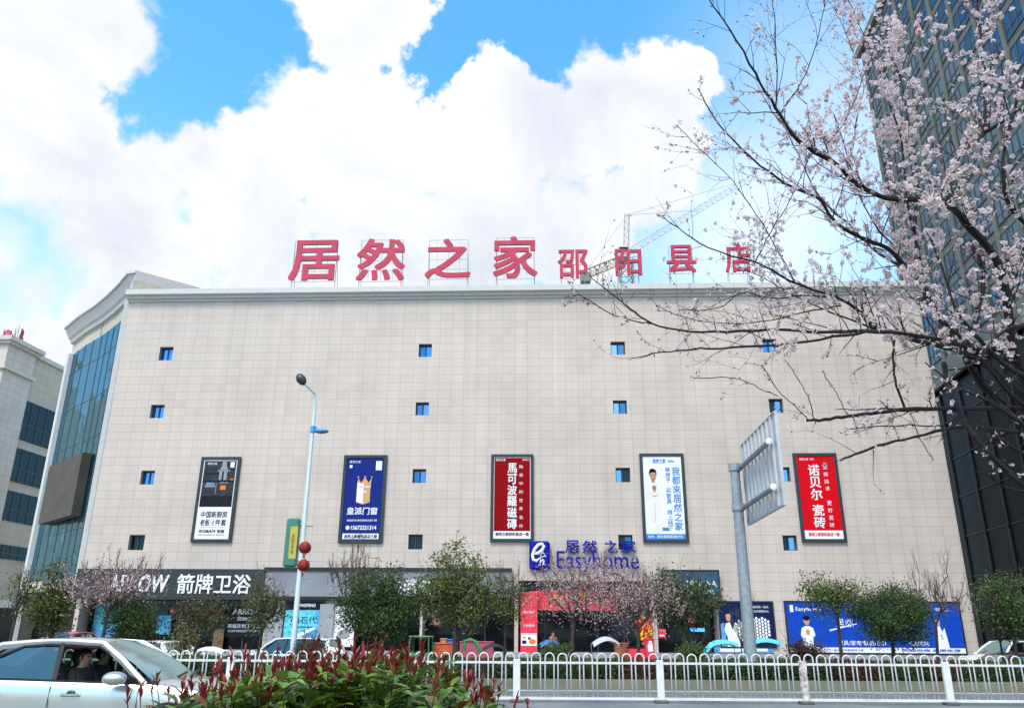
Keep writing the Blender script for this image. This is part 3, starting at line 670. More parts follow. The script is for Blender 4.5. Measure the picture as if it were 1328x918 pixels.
art(p, 'numeral', M['p_lgrey'], pt(X, Z, y, '4', .43, .53, .75, .84, .0, .2))
# door banner
o, p, X, Z, y = banner('tall navy banner with a white and gold crown shaped fridge door emblem', [(448, 591), (503, 590), (496, 704), (438, 704)], M['p_navy'])
art(p, 'heading', M['p_white'], pt(X, Z, y, '居然之家', .08, .38, .035, .065, .01), pr(X, Z, y, .09, .16, .09, .125), pr(X, Z, y, .79, .95, .04, .155))
art(p, 'emblem', M['p_gold'], poly(X, Z, y, [(.32, .55), (.5, .575), (.68, .55), (.68, .35), (.70, .25), (.62, .31), (.52, .24), (.42, .31), (.34, .25), (.32, .35)]), ell(X, Z, y, .34, .24, .022, .011), ell(X, Z, y, .52, .235, .022, .011), ell(X, Z, y, .70, .24, .022, .011))
art(p, 'emblem_door', M['p_white'], poly(X, Z, y2, [(.33, .545), (.5, .565), (.5, .32), (.42, .325), (.33, .30)]), pr(X, Z, y2, .33, .69, .355, .365), pr(X, Z, y2, .5, .58, .41, .422), pr(X, Z, y2, .56, .58, .41, .44))
art(p, 'slogan', M['p_white'], pt(X, Z, y, '皇派门窗', .10, .90, .61, .70, .02), pt(X, Z, y, '高端定制 静音隔热系统门窗', .12, .90, .755, .78, .01), pt(X, Z, y, '15672221314', .24, .90, .83, .88, .03), ell(X, Z, y, .15, .855, .05, .025), pr(X, Z, y, .03, .97, .925, .99))
art(p, 'shop_address', M['p_black'], pt(X, Z, y2, '居然之家邵阳县店三楼', .08, .93, .937, .98, .02))
# dark red tile banner
o, p, X, Z, y = banner('tall dark red banner with a column of six big white characters', [(638, 590), (692, 589), (692, 702), (635, 703)], M['p_dkred'])
art(p, 'slogan', M['p_white'], pc(X, Z, y, '馬可波羅磁磚', .37, .63, .07, .89, .018, .92), pc(X, Z, y, '陶瓷中的世界名作', .69, .79, .07, .90, .0, .42), pt(X, Z, y, '居然之家', .05, .32, .02, .05, .01), pt(X, Z, y, '邵阳县店', .78, .95, .025, .045), pr(X, Z, y, 0, 1, .91, 1), pr(X, Z, y, 0, .015, 0, .91), pr(X, Z, y, .985, 1, 0, .91), pr(X, Z, y, 0, 1, 0, .01))
art(p, 'shop_address', M['p_black'], pt(X, Z, y2, '居然之家邵阳县店一楼', .06, .95, .925, .965, .02))
# white banner with a printed man
o, p, X, Z, y = banner('tall white banner printed with a man in a white suit and blue characters', [(829, 589), (886, 588), (893, 703), (834, 704)], M['p_white'])
art(p, 'suit', M['p_cream'], poly(X, Z, y, [(.18, .30), (.10, .34), (.02, .50), (.05, .56), (.11, .55), (.06, .78), (.17, .80), (.18, .94), (.42, .94), (.44, .82), (.48, .79), (.44, .58), (.52, .53), (.50, .42), (.40, .33), (.30, .30)]))
art(p, 'face', M['p_skin'], ell(X, Z, y2, .25, .24, .085, .065), pr(X, Z, y2, .21, .29, .29, .325), ell(X, Z, y2, .27, .385, .06, .03), pr(X, Z, y2, .24, .30, .37, .44))
art(p, 'hair', M['p_hair'], poly(X, Z, y2 - .006, [(.155, .24), (.15, .19), (.19, .155), (.27, .15), (.33, .17), (.35, .22), (.34, .235), (.31, .195), (.19, .20)]), pr(X, Z, y2 - .006, .20, .24, .228, .233), pr(X, Z, y2 - .006, .275, .315, .228, .233), pr(X, Z, y2 - .006, .225, .285, .272, .277))
art(p, 'suit_shading', M['p_lgrey'], pr(X, Z, y2, .255, .262, .56, .80), pr(X, Z, y2, .30, .305, .82, .94), poly(X, Z, y2, [(.16, .44), (.25, .50), (.40, .47), (.25, .485)]))
art(p, 'slogan', M['p_blue'], pc(X, Z, y, '我都来居然之家', .74, .95, .13, .90, .015, .92), pc(X, Z, y, '装房子 买家具 线上线下', .57, .70, .13, .90, .008, .9), pt(X, Z, y, '居然之家', .26, .60, .03, .085, .02), pt(X, Z, y, '邵阳县店', .66, .82, .045, .075, .01), pr(X, Z, y, 0, 1, .935, 1.0), pr(X, Z, y, .42, .60, .86, .90))
art(p, 'shop_address', M['p_white'], pt(X, Z, y2, '居然之家邵阳县店盛大开业', .28, .93, .95, .985, .02), pt(X, Z, y2, '装修', .05, .2, .95, .985, 0))
# red tile banner
o, p, X, Z, y = banner('tall bright red banner with a column of five big white characters', [(1027, 589), (1083, 587), (1098, 703), (1040, 703)], M['p_red'])
art(p, 'slogan', M['p_white'], pc(X, Z, y, '诺贝尔', .28, .58, .10, .545, .02, .92), pc(X, Z, y, '瓷砖', .28, .58, .585, .88, .02, .92), pc(X, Z, y, '更新技术 更好瓷砖', .68, .80, .095, .88, .004, .6), pt(X, Z, y, '居然之家', .08, .32, .025, .055, .01), pt(X, Z, y, '邵阳', .36, .46, .03, .05), pr(X, Z, y, 0, 1, .90, 1))
art(p, 'shop_address', M['p_red'], pt(X, Z, y2, '居然之家邵阳县店一楼', .10, .90, .925, .965, .02))

# ------------------------------------------------------------------ shop signs and posters at street level
def board(name, lab, cat, u0, u1, v0, v1, mat, dep=0.25, back=0.0, rim=None, group=None, sq=None):
    s0, s1, z0, z1 = sq or span(u0, u1, v0, v1)
    o = on_front(name, lab, cat, (s0 + s1) / 2, group=group)
    y = -back - dep; mb = MB(); mb.box(s0, s1, y, -back - 0.004, z0, z1); p = mb.build('panel', mat, o)
    if rim:
        r = 0.09; mb = MB(); yb = y - .03
        mb.box(s0 - r, s0, yb, -back - .003, z0 - r, z1 + r); mb.box(s1, s1 + r, yb, -back - .003, z0 - r, z1 + r); mb.box(s0, s1, yb, -back - .003, z1, z1 + r); mb.box(s0, s1, yb, -back - .003, z0 - r, z0); mb.build('frame', rim, o)
    W, H = s1 - s0, z1 - z0
    return o, p, (lambda f: s0 + W * f), (lambda f: z1 - H * f), y
M['sign_dark'] = pm('dark_sign_panel', (0.018, 0.028, 0.031), 0.5, var=0.2, scale=.7)
M['sign_grey'] = pm('grey_sign_panel', (0.23, 0.24, 0.27), 0.4, var=0.15, scale=.6)
o, p, X, Z, y = board('shop_sign', 'long near black shop fascia with big white latin and Chinese lettering', 'shop sign', 103, 345, 738, 776, M['sign_dark'], .5)
art(p, 'lettering', M['p_white'], pt(X, Z, y, 'ARROW', .18, .50, .2, .80, .03, .12, .08), pt(X, Z, y, '箭牌卫浴', .545, .935, .18, .84, .016, 0, .08))
o, p, X, Z, y = board('shop_sign', 'long pale grey shop fascia with white characters half hidden by trees', 'shop sign', 346, 664, 741, 774, M['sign_grey'], .45)
art(p, 'lettering', M['p_white'], pt(X, Z, y, '东鹏瓷砖', .51, .735, .30, .96, .03, 0, .1))
mb = MB(); a, b, c, d = span(346, 664, 736.5, 741); mb.box(a, b, -0.55, -0.004, c + .004, d); mb.box(a, b, -.50, -.005, fac(400, 777.5)[1], fac(400, 774.3)[1]); mb.build('trim', M['black'], o)
o, p, X, Z, y = board('shop_sign', 'dark teal shop sign box with white latin letters and 净水机 below', 'shop sign', 860, 930, 741, 775, pm('teal_print', (0.01, 0.10, 0.16), 0.3, c2=(0.02, 0.03, 0.10), scale=.9), .5, rim=M['black'])
art(p, 'lettering', M['p_white'], pt(X, Z, y, 'UTROOVA', .30, .96, .36, .60, .0, 0, .05), pt(X, Z, y, '净水机', .64, .90, .70, .87, .012, 0, .05))
# blue company sign above the entrance
a, b, c, d = span(686.5, 713, 702, 739)
o = on_front('logo_sign', 'square royal blue logo sign with a white curly e above the entrance', 'sign', (a + b) / 2)
mb = MB(); mb.rbox(a, b, -0.45, -0.004, c, d, .12); p = mb.build('panel', M['blue_sign'], o)
X = lambda f: a + (b - a) * f
Z = lambda f: d - (d - c) * f
mb = MB()
def stroke(pts, r): mb.tube([(X(px), -0.46, Z(pz)) for px, pz in pts], [r * k for k in ([.4] + [1] * (len(pts) - 2) + [.4])], 6)
stroke([(.20, .46), (.40, .44), (.62, .34), (.72, .20), (.62, .11), (.44, .14), (.26, .30), (.16, .50), (.20, .66), (.36, .70), (.52, .60)], .11)
stroke([(.52, .52), (.66, .40), (.82, .54), (.52, .56)], .06); stroke([(.56, .58), (.52, .86)], .06); stroke([(.52, .78), (.66, .64), (.72, .70), (.66, .84), (.80, .80)], .06)
mb.build('emblem', M['p_white'], p, smooth=True)
for i, (cch, u0, u1) in enumerate((('居', 733, 751), ('然', 755, 774), ('之', 783, 801), ('家', 804, 824))):
    s0, s1, z0, z1 = span(u0, u1, 701, 717)
    o = on_front('wall_character', 'dark blue wall character %s above the mall entrance' % cch, 'sign letter', (s0 + s1) / 2, group='blue company name above the entrance')
    mb = MB(); put_text(mb, cch, s0, s1, z0, z1, -0.2, 0.16, .012); mb.build('character_face', M['blue_sign'], o)
    mb = MB(); mb.box((s0 + s1) / 2 - .04, (s0 + s1) / 2 + .04, -0.21, -.003, z0 + .2, z1 - .2); mb.build('bracket', M['steel'], o)
s0, s1, z0, z1 = span(722, 828, 715, 745)
o = on_front('wall_lettering', 'dark blue latin lettering on the wall under the company characters, behind blossom', 'sign', (s0 + s1) / 2)
mb = MB(); put_text(mb, 'Easyhome', s0, s1, z0, z1, -0.26, 0.14, .004); mb.build('letters', M['blue_sign'], o)
mb = MB()
for k in range(8): x = s0 + (s1 - s0) * (k + .5) / 8; mb.box(x - .03, x + .03, -0.262, -.003, z0 + .45, z0 + .55)
mb.build('bracket', M['steel'], o)
# posters
def z_at(v): return fac(600, v)[1]
o, p, X, Z, y = board('window_poster', 'pale cyan shop window poster behind the blossoming tree at the end of the dark fascia', 'poster', 110, 150, 782, 826, M['p_cyan'], .1, -1.15)
art(p, 'picture', M['p_sky'], poly(X, Z, y, [(0, .7), (.4, .8), (1, .72), (1, 1), (0, 1)]), ell(X, Z, y, .6, .35, .2, .12))
o, p, X, Z, y = board('window_poster', 'narrow bright blue lit poster in the dark shopfront', 'poster', 193, 212, 797, 822, M['p_sky'], .1, -1.15)
art(p, 'picture', M['p_cyan'], poly(X, Z, y, [(0, .9), (.9, .1), (1, .3), (.4, 1)]))
s0, s1, z0, z1 = span(286, 338, 786, 826)
o = on_front('window_lettering', 'rows of white lettering on the dark shop window under the near black fascia', 'sign', (s0 + s1) / 2)
mb = MB(); mb.box(s0, s1, 1.12, 1.16, z0, z1); p = mb.build('panel', M['p_dkgrey'], o)
X = lambda f: s0 + (s1 - s0) * f
Z = lambda f: z1 - (z1 - z0) * f
art(p, 'lettering', M['p_white'], pt(X, Z, 1.12, 'ARROW', .12, .85, .07, .25, .02), pt(X, Z, 1.12, '箭牌卫浴', .24, .80, .33, .46, .01), pt(X, Z, 1.12, '高端定制卫浴空间', .03, .97, .56, .70, .01), pt(X, Z, 1.12, 'CUSTOMIZED YOUR LIFE', .05, .95, .76, .83, .0))
o, p, X, Z, y = board('window_poster', 'cyan poster with a black header strip beside the lamp post', 'poster', 370.5, 419, 780, 833, M['p_cyan'], .14, 0.17, rim=M['black'])
art(p, 'header', M['p_black'], pr(X, Z, y, 0, 1, 0, .20, .02))
art(p, 'picture', M['p_sky'], poly(X, Z, y, [(.0, .95), (.75, .62), (1, .75), (1, 1), (0, 1)]), poly(X, Z, y, [(.80, .25), (1, .2), (1, .6), (.88, .55)]))
art(p, 'heading', M['p_white'], pt(X, Z, y - .02, 'DONGPENG', .25, .80, .05, .13, .02), poly(X, Z, y - .007, [(.35, .80), (.8, .62), (.85, .66), (.4, .88)]))
art(p, 'slogan', M['p_night'], pt(X, Z, y, 'QI石代', .18, .86, .36, .55, .0), pt(X, Z, y, '新品岩板 耐磨石材', .28, .80, .60, .64, .0))
o, p, X, Z, y = board('window_poster', 'plain white poster panel beside the big dark tree', 'poster', 434, 461, 786, 838, M['p_white'], .12, 0.17, rim=M['black'])
art(p, 'picture', M['p_lgrey'], ell(X, Z, y, .5, .7, .3, .12), pr(X, Z, y, .1, .9, .1, .14))
s0, s1, z0, z1 = span(269, 283, 815, 838)
o = on_front('wooden_panel', 'upright brown wooden panel standing in the dark window under the near black fascia', 'panel', (s0 + s1) / 2); mb = MB(); mb.rbox(s0, s1, .9, 1.0, ZB, z1, .02); mb.build('board', pm('brown_wood', (.16, .09, .04), .6, var=.3), o); mb = MB(); mb.box(s0 - .06, s1 + .06, .82, 1.08, ZB - .01, ZB + .08); mb.build('base', M['black'], o)
for (u, v, lab) in ((220, 791, 'dim red round lantern in the shopfront next to the lit blue poster'), (279, 793, 'dim red round lantern in the shopfront over the wooden panel')):
    s0, s1, z0, z1 = span(u - 4.5, u + 4.5, v - 4.5, v + 4.5); cx, cz, rr = (s0 + s1) / 2, (z0 + z1) / 2, (s1 - s0) / 2
    o = on_front('hanging_lantern', lab, 'lantern', cx, group='round lanterns in the shopfront'); mb = MB(); mb.ball((cx, .6, cz), rr, rr, rr * .85, 14, 8); mb.build('shade', pm('dim_red', (.35, .06, .05), .6), o, smooth=True)
    mb = MB(); mb.tube([(cx, .6, cz + rr * .8), (cx, .6, z_low)], .015, 4); mb.build('cord', M['black'], o)
# entrance: red banner and pillar wrap
zb0 = z_at(767); s0, s1, z0, z1 = span(690, 800, 766, 791)
o, p, X, Z, y = board('entrance_banner', 'wide red festive banner with yellow characters over the mall entrance', 'banner', 0, 0, 0, 0, M['p_pinkred'], .12, -0.2, sq=(s0, s1, z0, z1))
art(p, 'lettering', M['p_yellow'], pt(X, Z, y, '开业', .545, .66, .08, .48, .02), pt(X, Z, y, '盛大促销', .25, .5, .15, .45, .01))
art(p, 'leaf_print', pm('leaf_print', (0.03, 0.30, 0.15), .5), poly(X, Z, y, [(.3, .7), (.36, .55), (.40, .8)]), poly(X, Z, y, [(.82, .5), (.90, .3), (.88, .7)]))
s0, s1, z0, z1 = span(675.5, 697, 768, 837)
o = on_front('entrance_pillar', 'square pillar wrapped in red and white posters at the mall entrance', 'pillar', (s0 + s1) / 2)
mb = MB(); mb.box(s0, s1, -0.7, 0.3, ZB - .6, z1); p = mb.build('wrap', M['p_pinkred'], o)
X = lambda f: s0 + (s1 - s0) * f
Z = lambda f: z1 - (z1 - z0) * f
art(p, 'poster', M['p_white'], pr(X, Z, -.7, .04, .96, .79, .995, .01), pt(X, Z, -.7, '满千送百', .15, .85, .35, .40, .01), pt(X, Z, -.7, '全城底价', .15, .85, .60, .65, .01), pr(X, Z, -.7, 0.02, .98, .77, .78))
art(p, 'picture', M['p_orange'], ell(X, Z, -.71, .7, .92, .2, .05), pr(X, Z, -.71, .15, .3, .83, .86)); art(p, 'small_print', M['p_night'], pr(X, Z, -.71, .45, .6, .84, .88), pr(X, Z, -.71, .1, .35, .9, .96))
# women's clinic style poster, big blue billboard
o, p, X, Z, y = board('window_poster', 'dark night blue poster with a woman in white and rows of small round badges', 'poster', 934, 1003, 781, 838, M['p_night'], .1, 0.0, rim=M['black'])
art(p, 'gown', M['p_cream'], poly(X, Z, y, [(.10, .48), (.18, .45), (.22, .62), (.28, .45), (.33, .5), (.32, .8), (.36, 1), (.10, 1), (.12, .8), (.06, .62)]))
art(p, 'glow', M['p_sky'], poly(X, Z, y, [(0, .5), (.06, .46), (.10, .9), (.09, 1), (0, 1)]))
art(p, 'face', M['p_skin'], ell(X, Z, y, .155, .36, .045, .075)); art(p, 'hair', M['p_gold'], ell(X, Z, y2 if False else y - .006, .155, .30, .05, .04))
bd = []
for i in range(11):
    for j in range(7):
        fx, fz = .35 + i * .055, .36 + j * .075 + (.037 if i % 2 else 0)
        if (fx - .68) ** 2 / .12 + (fz - .58) ** 2 / .06 < 1 or (.34 < fx < .42 and .42 < fz < .85): bd.append(ell(X, Z, y, fx, fz, .024, .034, .008, 10))
art(p, 'badges', M['p_white'], *bd, pt(X, Z, y, '全屋家居一站式', .58, .93, .07, .13, 0), pt(X, Z, y, '一站式购物中心', .60, .93, .17, .23, 0))
o, p, X, Z, y = board('base_panel', 'pale blue printed strip under the night blue poster', 'panel', 926, 1003, 839, 846, M['p_sky'], .1, 0.0)
art(p, 'lettering', M['p_white'], pr(X, Z, y, .1, .5, .2, .8), pr(X, Z, y, .55, .9, .15, .7))
o, p, X, Z, y = board('billboard', 'long royal blue billboard with two people in white behind the street trees', 'billboard', 1021, 1246, 781, 846, M['p_bill'], .14, 0.0, rim=M['black'])
art(p, 'strip', M['p_white'], pr(X, Z, y, 0, 1, .90, 1.0, .01))
art(p, 'coat', M['p_white'], poly(X, Z, y, [(.085, .94), (.082, .72), (.07, .66), (.08, .52), (.10, .48), (.125, .48), (.145, .52), (.155, .66), (.14, .72), (.138, .94)]), poly(X, Z, y, [(.84, .95), (.85, .62), (.86, .48), (.875, .46), (.885, .58), (.90, .50), (.905, .64), (.915, .95)]))
art(p, 'face', M['p_skin'], ell(X, Z, y - .004, .112, .38, .017, .085), ell(X, Z, y - .004, .865, .40, .014, .07), ell(X, Z, y - .007, .113, .60, .012, .06))
art(p, 'hair', M['p_hair'], ell(X, Z, y - .007, .112, .32, .019, .05))
art(p, 'lettering', M['p_white'], pr(X, Z, y, .022, .042, .06, .20), pt(X, Z, y, 'Easyhome', .055, .20, .10, .20, .01), pt(X, Z, y, '家具/家电/软装/设计', .28, .56, .76, .86, .01), pt(X, Z, y, '一站式购物中心', .68, .80, .76, .86, .01), poly(X, Z, y, [(.24, .55), (.40, .42), (.40, .44), (.24, .58)]), pt(X, Z, y, '居然', .28, .38, .32, .50, 0), pt(X, Z, y, '邵阳县店', .86, .94, .10, .17, 0))
art(p, 'small_print', M['p_bill'], pt(X, Z, y - .01, '地址 邵阳县居然之家', .25, .42, .93, .97, 0), pt(X, Z, y - .01, '欢迎光临 品质生活', .64, .97, .92, .97, .02))
# round stickers, lit strip
for (u, v, r, lab) in ((563.5, 805, 6.5, 'round red and white sticker on the dark window behind the olive tree'), (900, 801, 4.5, 'plain orange red disc hanging in the dark shop'), ):
    s0, s1, z0, z1 = span(u - r, u + r, v - r, v + r)
    o = on_front('round_sign', lab, 'sign', (s0 + s1) / 2); mb = MB(); cx, cz, rr = (s0 + s1) / 2, (z0 + z1) / 2, (s1 - s0) / 2
    mb.lathe([(rr * .97, -0.03), (rr, 0), (rr, .03), (.01, .035)], (cx, 1.15, cz), 20, 0, 'y'); d_ = mb.build('disc', M['p_pinkred'], o)
    if r > 5: mb = MB(); mb.lathe([(rr * .62, 0.05), (rr * .62, .055), (.01, .056)], (cx, 1.15, cz), 20, 0, 'y'); mb.lathe([(rr * .3, 0.06), (rr * .3, .065), (.01, .066)], (cx, 1.15, cz), 16, 1, 'y'); mb.build('ring', [M['p_cream'], M['p_red']], o)
    else: mb = MB(); mb.tube([(cx, 1.15, cz + rr), (cx, 1.15, cz + rr + .5)], .012, 4); mb.build('cord', M['black'], o)
s0, s1, z0, z1 = span(899, 918, 814, 818.5)
o = on_front('lit_strip', 'glowing blue light strip sign over the dark shop door', 'light', (s0 + s1) / 2); mb = MB(); mb.box(s0, s1, 1.05, 1.15, z0, z1); mb.build('tube', pm('blue_glow', (0.05, 0.25, 0.9), .4, emit=1.6), o); mb = MB(); mb.box(s0, s1, 1.15, 1.22, z0 - .05, z1 + .05); mb.build('housing', M['black'], o)
s0, s1, z0, z1 = span(853, 864, 815, 827)
o = on_front('hanging_sign', 'small square red sign hanging by the dark shop corner', 'sign', (s0 + s1) / 2); mb = MB(); mb.rbox(s0, s1, .2, .3, z0, z1, .02); p = mb.build('panel', M['p_pinkred'], o); mb = MB(); mb.tube([(s0 + .2, .25, z1), (s0 + .2, .25, z1 + .7)], .015, 4); mb.tube([(s1 - .2, .25, z1), (s1 - .2, .25, z1 + .7)], .015, 4); mb.build('cord', M['black'], o)
mb = MB(); put_text(mb, '福', s0 + .15, s1 - .15, z0 + .15, z1 - .15, .2, .012, .02) if False else mb.box(s0 + .1, s1 - .1, .19, .2, z0 + .12, z0 + .2); mb.build('lettering', M['p_cream'], p)

# red characters on the pale block's roof, seen aslant
for i, (c_, u_, lab) in enumerate((('身', 7, 'red rooftop character 身 at the picture edge on the pale commercial block'), ('品', 25, 'narrow red rooftop character seen edge on above the pale commercial block'))):
    p_ = at(u_, 446, 83.0); o = thing('rooftop_character', lab, 'sign letter', (p_.x, 83.0, p_.z), R(-8) if i == 0 else R(112), 'red characters on the pale block', local=True)
    mb = MB(); put_text(mb, c_, -.75, .75, .25, 1.65, 0, .12, .015); mb.build('character_face', M['red_sign'], o)
    mb = MB()
    for x in (-.7, .7): mb.tube([(x, .2, -.5), (x, .2, 1.9)], .04, 4); mb.tube([(x, 1.0, -.5), (x, .2, 1.4)], .03, 4)
    mb.build('scaffold', M['rod'], o)
# ------------------------------------------------------------------ tower crane beyond the roof
CY = 120.0
cb = at(812, 366, CY)
crane = thing('tower_crane', 'yellow and white tower crane slewing beyond the mall roof', 'crane', (cb.x, cb.y, 0))
M['crane_y'] = pm('crane_yellow', (0.30, 0.23, 0.13), .6, var=.3); M['crane_w'] = pm('crane_white', (0.42, 0.36, 0.33), .5, var=.2); M['crane_c'] = pm('crane_cab', (0.35, 0.52, 0.50), .4)
def lattice(mb, p, q, wd, n, r, m=0):
    p, q = Vector(p), Vector(q); t = (q - p).normalized(); a = t.cross(Vector((0, 0, 1)) if abs(t.z) < .9 else Vector((0, 1, 0))).normalized(); b = t.cross(a)
    cs = [(a * i + b * j) * wd / 2 for i, j in ((1, 1), (1, -1), (-1, -1), (-1, 1))]
    for c in cs: mb.tube([p + c, q + c], r, 4, m)
    for k in range(n):
        u, v_ = p.lerp(q, k / n), p.lerp(q, (k + 1) / n)
        for i in range(4): mb.tube([u + cs[i], v_ + cs[(i + 1) % 4]], r * .6, 3, m); mb.tube([v_ + cs[i], v_ + cs[(i + 1) % 4]], r * .6, 3, m)
def cat_(u, v, dy=0): return at(u, v, CY + dy)
mb = MB(); lattice(mb, (cb.x, cb.y, 0), cat_(812, 338), 2.0, 24, .12); mb.build('mast', M['crane_y'], crane)
mb = MB(); pivot = cat_(812, 332); tip = cat_(813, 279); lattice(mb, pivot, tip, .8, 6, .05); mb.tube([tip, tip + Vector((.9, 0, -.2))], .08, 4); mb.build('tower_top', M['crane_w'], crane)
mb = MB(); q = cat_(806, 336); mb.rbox(q.x - .8, q.x + 1.0, q.y - 2.2, q.y + .6, q.z - .7, q.z + 1.3, .15); cbm = mb.build('cab', M['crane_c'], crane)
mb = MB(); mb.box(q.x - .6, q.x + .8, q.y - 2.25, q.y - 2.201, q.z + .3, q.z + 1.1); mb.build('window', M['win_dark'], cbm)
mb = MB(); ce = cat_(757, 357, -6); lattice(mb, pivot + Vector((0, 0, -.4)), ce, 1.3, 9, .09); mb.build('counter_jib', M['crane_y'], crane)
mb = MB(); mb.rbox(ce.x - .5, ce.x + 1.0, ce.y - 1, ce.y + 1, ce.z - 1.5, ce.z + .2, .1); mb.build('counterweight', pm('counterweight', (0.18, 0.22, 0.2), .7), crane)
mb = MB(); je = cat_(985, 224, 20); lattice(mb, pivot + Vector((0, 0, .4)), je, 1.1, 26, .045); mb.build('jib', M['crane_w'], crane)
mb = MB(); mb.tube([tip, pivot.lerp(je, .5)], .035, 3); mb.tube([tip, pivot.lerp(je, .9)], .035, 3); mb.tube([tip, ce], .035, 3); mb.build('tie_cable', M['rod'], crane)

# ------------------------------------------------------------------ street lamp with banner, lanterns
LY = 27.0
b0 = at(381, 828, LY); b0.z = 0.2
lamp = thing('street_lamp', 'tall pale blue street lamp with dark top head, blue side head and light box', 'street lamp', b0)
M['lamp_pole'] = pm('lamp_pole', (0.60, 0.72, 0.77), .35, var=.08, scale=2); M['lamp_dark'] = pm('lamp_dark', (0.03, 0.035, 0.045), .35); M['lamp_blue'] = pm('lamp_blue', (0.06, 0.28, 0.58), .3)
top = at(404, 520, LY); top.x = b0.x
mb = MB(); mb.tube([b0, b0 + Vector((0, 0, 1.0)), top], [.10, .095, .05], 10); mb.lathe([(.2, 0), (.2, .04), (.14, .12)], b0, 12); mb.build('pole', M['lamp_pole'], lamp, smooth=True)
h1 = at(390, 491, LY - .5)
mb = MB(); mb.tube([top - Vector((0, 0, .1)), top + Vector((-.03, -.05, .25)), h1 + Vector((.14, 0, -.18))], [.055, .045, .035], 8); mb.build('arm', M['lamp_pole'], lamp, smooth=True)
mb = MB(); d = (h1 - (h1 + Vector((.16, 0, -.22)))).normalized(); c = h1
mb.tube([c - d * .26, c - d * .18, c - d * .02, c + d * .12, c + d * .2], [.05, .13, .17, .13, .03], 12); mb.build('lamp_head', M['lamp_dark'], lamp, smooth=True)
a1 = Vector((b0.x, b0.y, at(401, 557, LY).z)); h2 = at(417, 559, LY - .1)
mb = MB(); mb.tube([a1, a1 + Vector((.12, 0, .08)), h2 + Vector((-.15, 0, .02))], .03, 6); mb.lathe([(.09, -.1), (.09, .12)], a1, 10); mb.build('arm', M['lamp_blue'], lamp)
mb = MB(); mb.ball((h2.x, h2.y, h2.z), .26, .15, .085, 14, 8); mb.build('lamp_head', M['lamp_blue'], lamp, smooth=True)
x0, z1 = at(373.5, 672, LY).x, at(380, 672, LY).z; z0 = at(380, 735, LY).z; x1 = at(390, 700, LY).x - .02
x0 = b0.x - .56; x1 = b0.x - .13
mb = MB(); mb.rbox(x0, x1, LY - .13, LY + .13, z0, z1, .05); lbx_ = mb.build('light_box', pm('lightbox_print', (0.04, 0.17, 0.10), .35, c2=(0.05, 0.20, 0.16), scale=1.6), lamp)
mb = MB(); mb.rbox(x0 + .16, x1 - .02, LY - .139, LY - .12, z0 + .25, z1 - .28, .004); pn = mb.build('print', pm('yellow_print', (0.55, 0.42, 0.05), .4, c2=(0.25, 0.45, 0.08), scale=2.5), lbx_)
mb = MB(); put_column(mb, '美丽县城', x0 + .22, x0 + .32, z0 + .4, z1 - .5, LY - .14, .006, .01); mb.build('lettering', pm('orange_print', (.6, .16, .03)), lbx_)
mb = MB()
for z in (z0 + .2, z1 - .25, z0 - .35): mb.tube([(b0.x - .2, LY, z), (b0.x + .3, LY, z)], .018, 5)
mb.build('bracket', M['lamp_dark'], lamp)
M['lantern'] = pm('lantern_red', (0.30, 0.016, 0.012), .5, var=.2, transl=.25)
for (u, v, lab) in ((395.5, 710, 'upper of the two red paper lanterns on the street lamp'), (393.5, 733, 'lower of the two red paper lanterns on the street lamp')):
    c = at(u, v, LY); r = .20
    o = thing('lantern', lab, 'lantern', (c.x, c.y, c.z), group='red lanterns on the lamp post')
    mb = MB(); n = 18; rings = []
    for (rr, h) in ((.07, -.185), (.13, -.16), (.19, -.08), (.205, 0), (.19, .08), (.13, .16), (.07, .185)):
        rings.append([(c.x + rr * (1.0 if k % 2 else .95) * math.cos(2 * math.pi * k / n), c.y + rr * (1.0 if k % 2 else .95) * math.sin(2 * math.pi * k / n), c.z + h) for k in range(n)])
    mb.loft(rings, 0, True); mb.build('shade', M['lantern'], o)
    mb = MB(); mb.lathe([(.075, .18), (.075, .22)], c, 10); mb.lathe([(.075, -.22), (.075, -.18)], c, 10); mb.tube([c + Vector((0, 0, .2)), c + Vector((-.1, 0, .30)), (b0.x, LY, c.z + .34)], .01, 4); mb.build('rim', M['p_gold'], o)
    mb = MB(); mb.tube([c + Vector((0, 0, -.2)), c + Vector((0, 0, -.34))], [.012, .03], 6); mb.build('tassel', M['lantern'], o)

# ------------------------------------------------------------------ road sign seen from behind
SY = 26.0
sb = at(975, 884, SY); sb.z = .2; stp = at(954, 607, SY)
sb.x = (sb.x * .5 + stp.x * .5)
sg = thing('road_sign', 'grey steel road sign seen from behind on a thick pole with two bracket arms', 'road sign', sb)
mb = MB(); mb.tube([sb, (sb.x, sb.y, stp.z - .05), (sb.x, sb.y, stp.z)], [.20, .155, .155], 14); mb.lathe([(.165, stp.z - .002), (.165, stp.z + .06), (.05, stp.z + .07)], (sb.x, sb.y, 0), 14); mb.lathe([(.32, 0), (.32, .05)], sb, 14); mb.build('pole', M['steel'], sg, smooth=True)
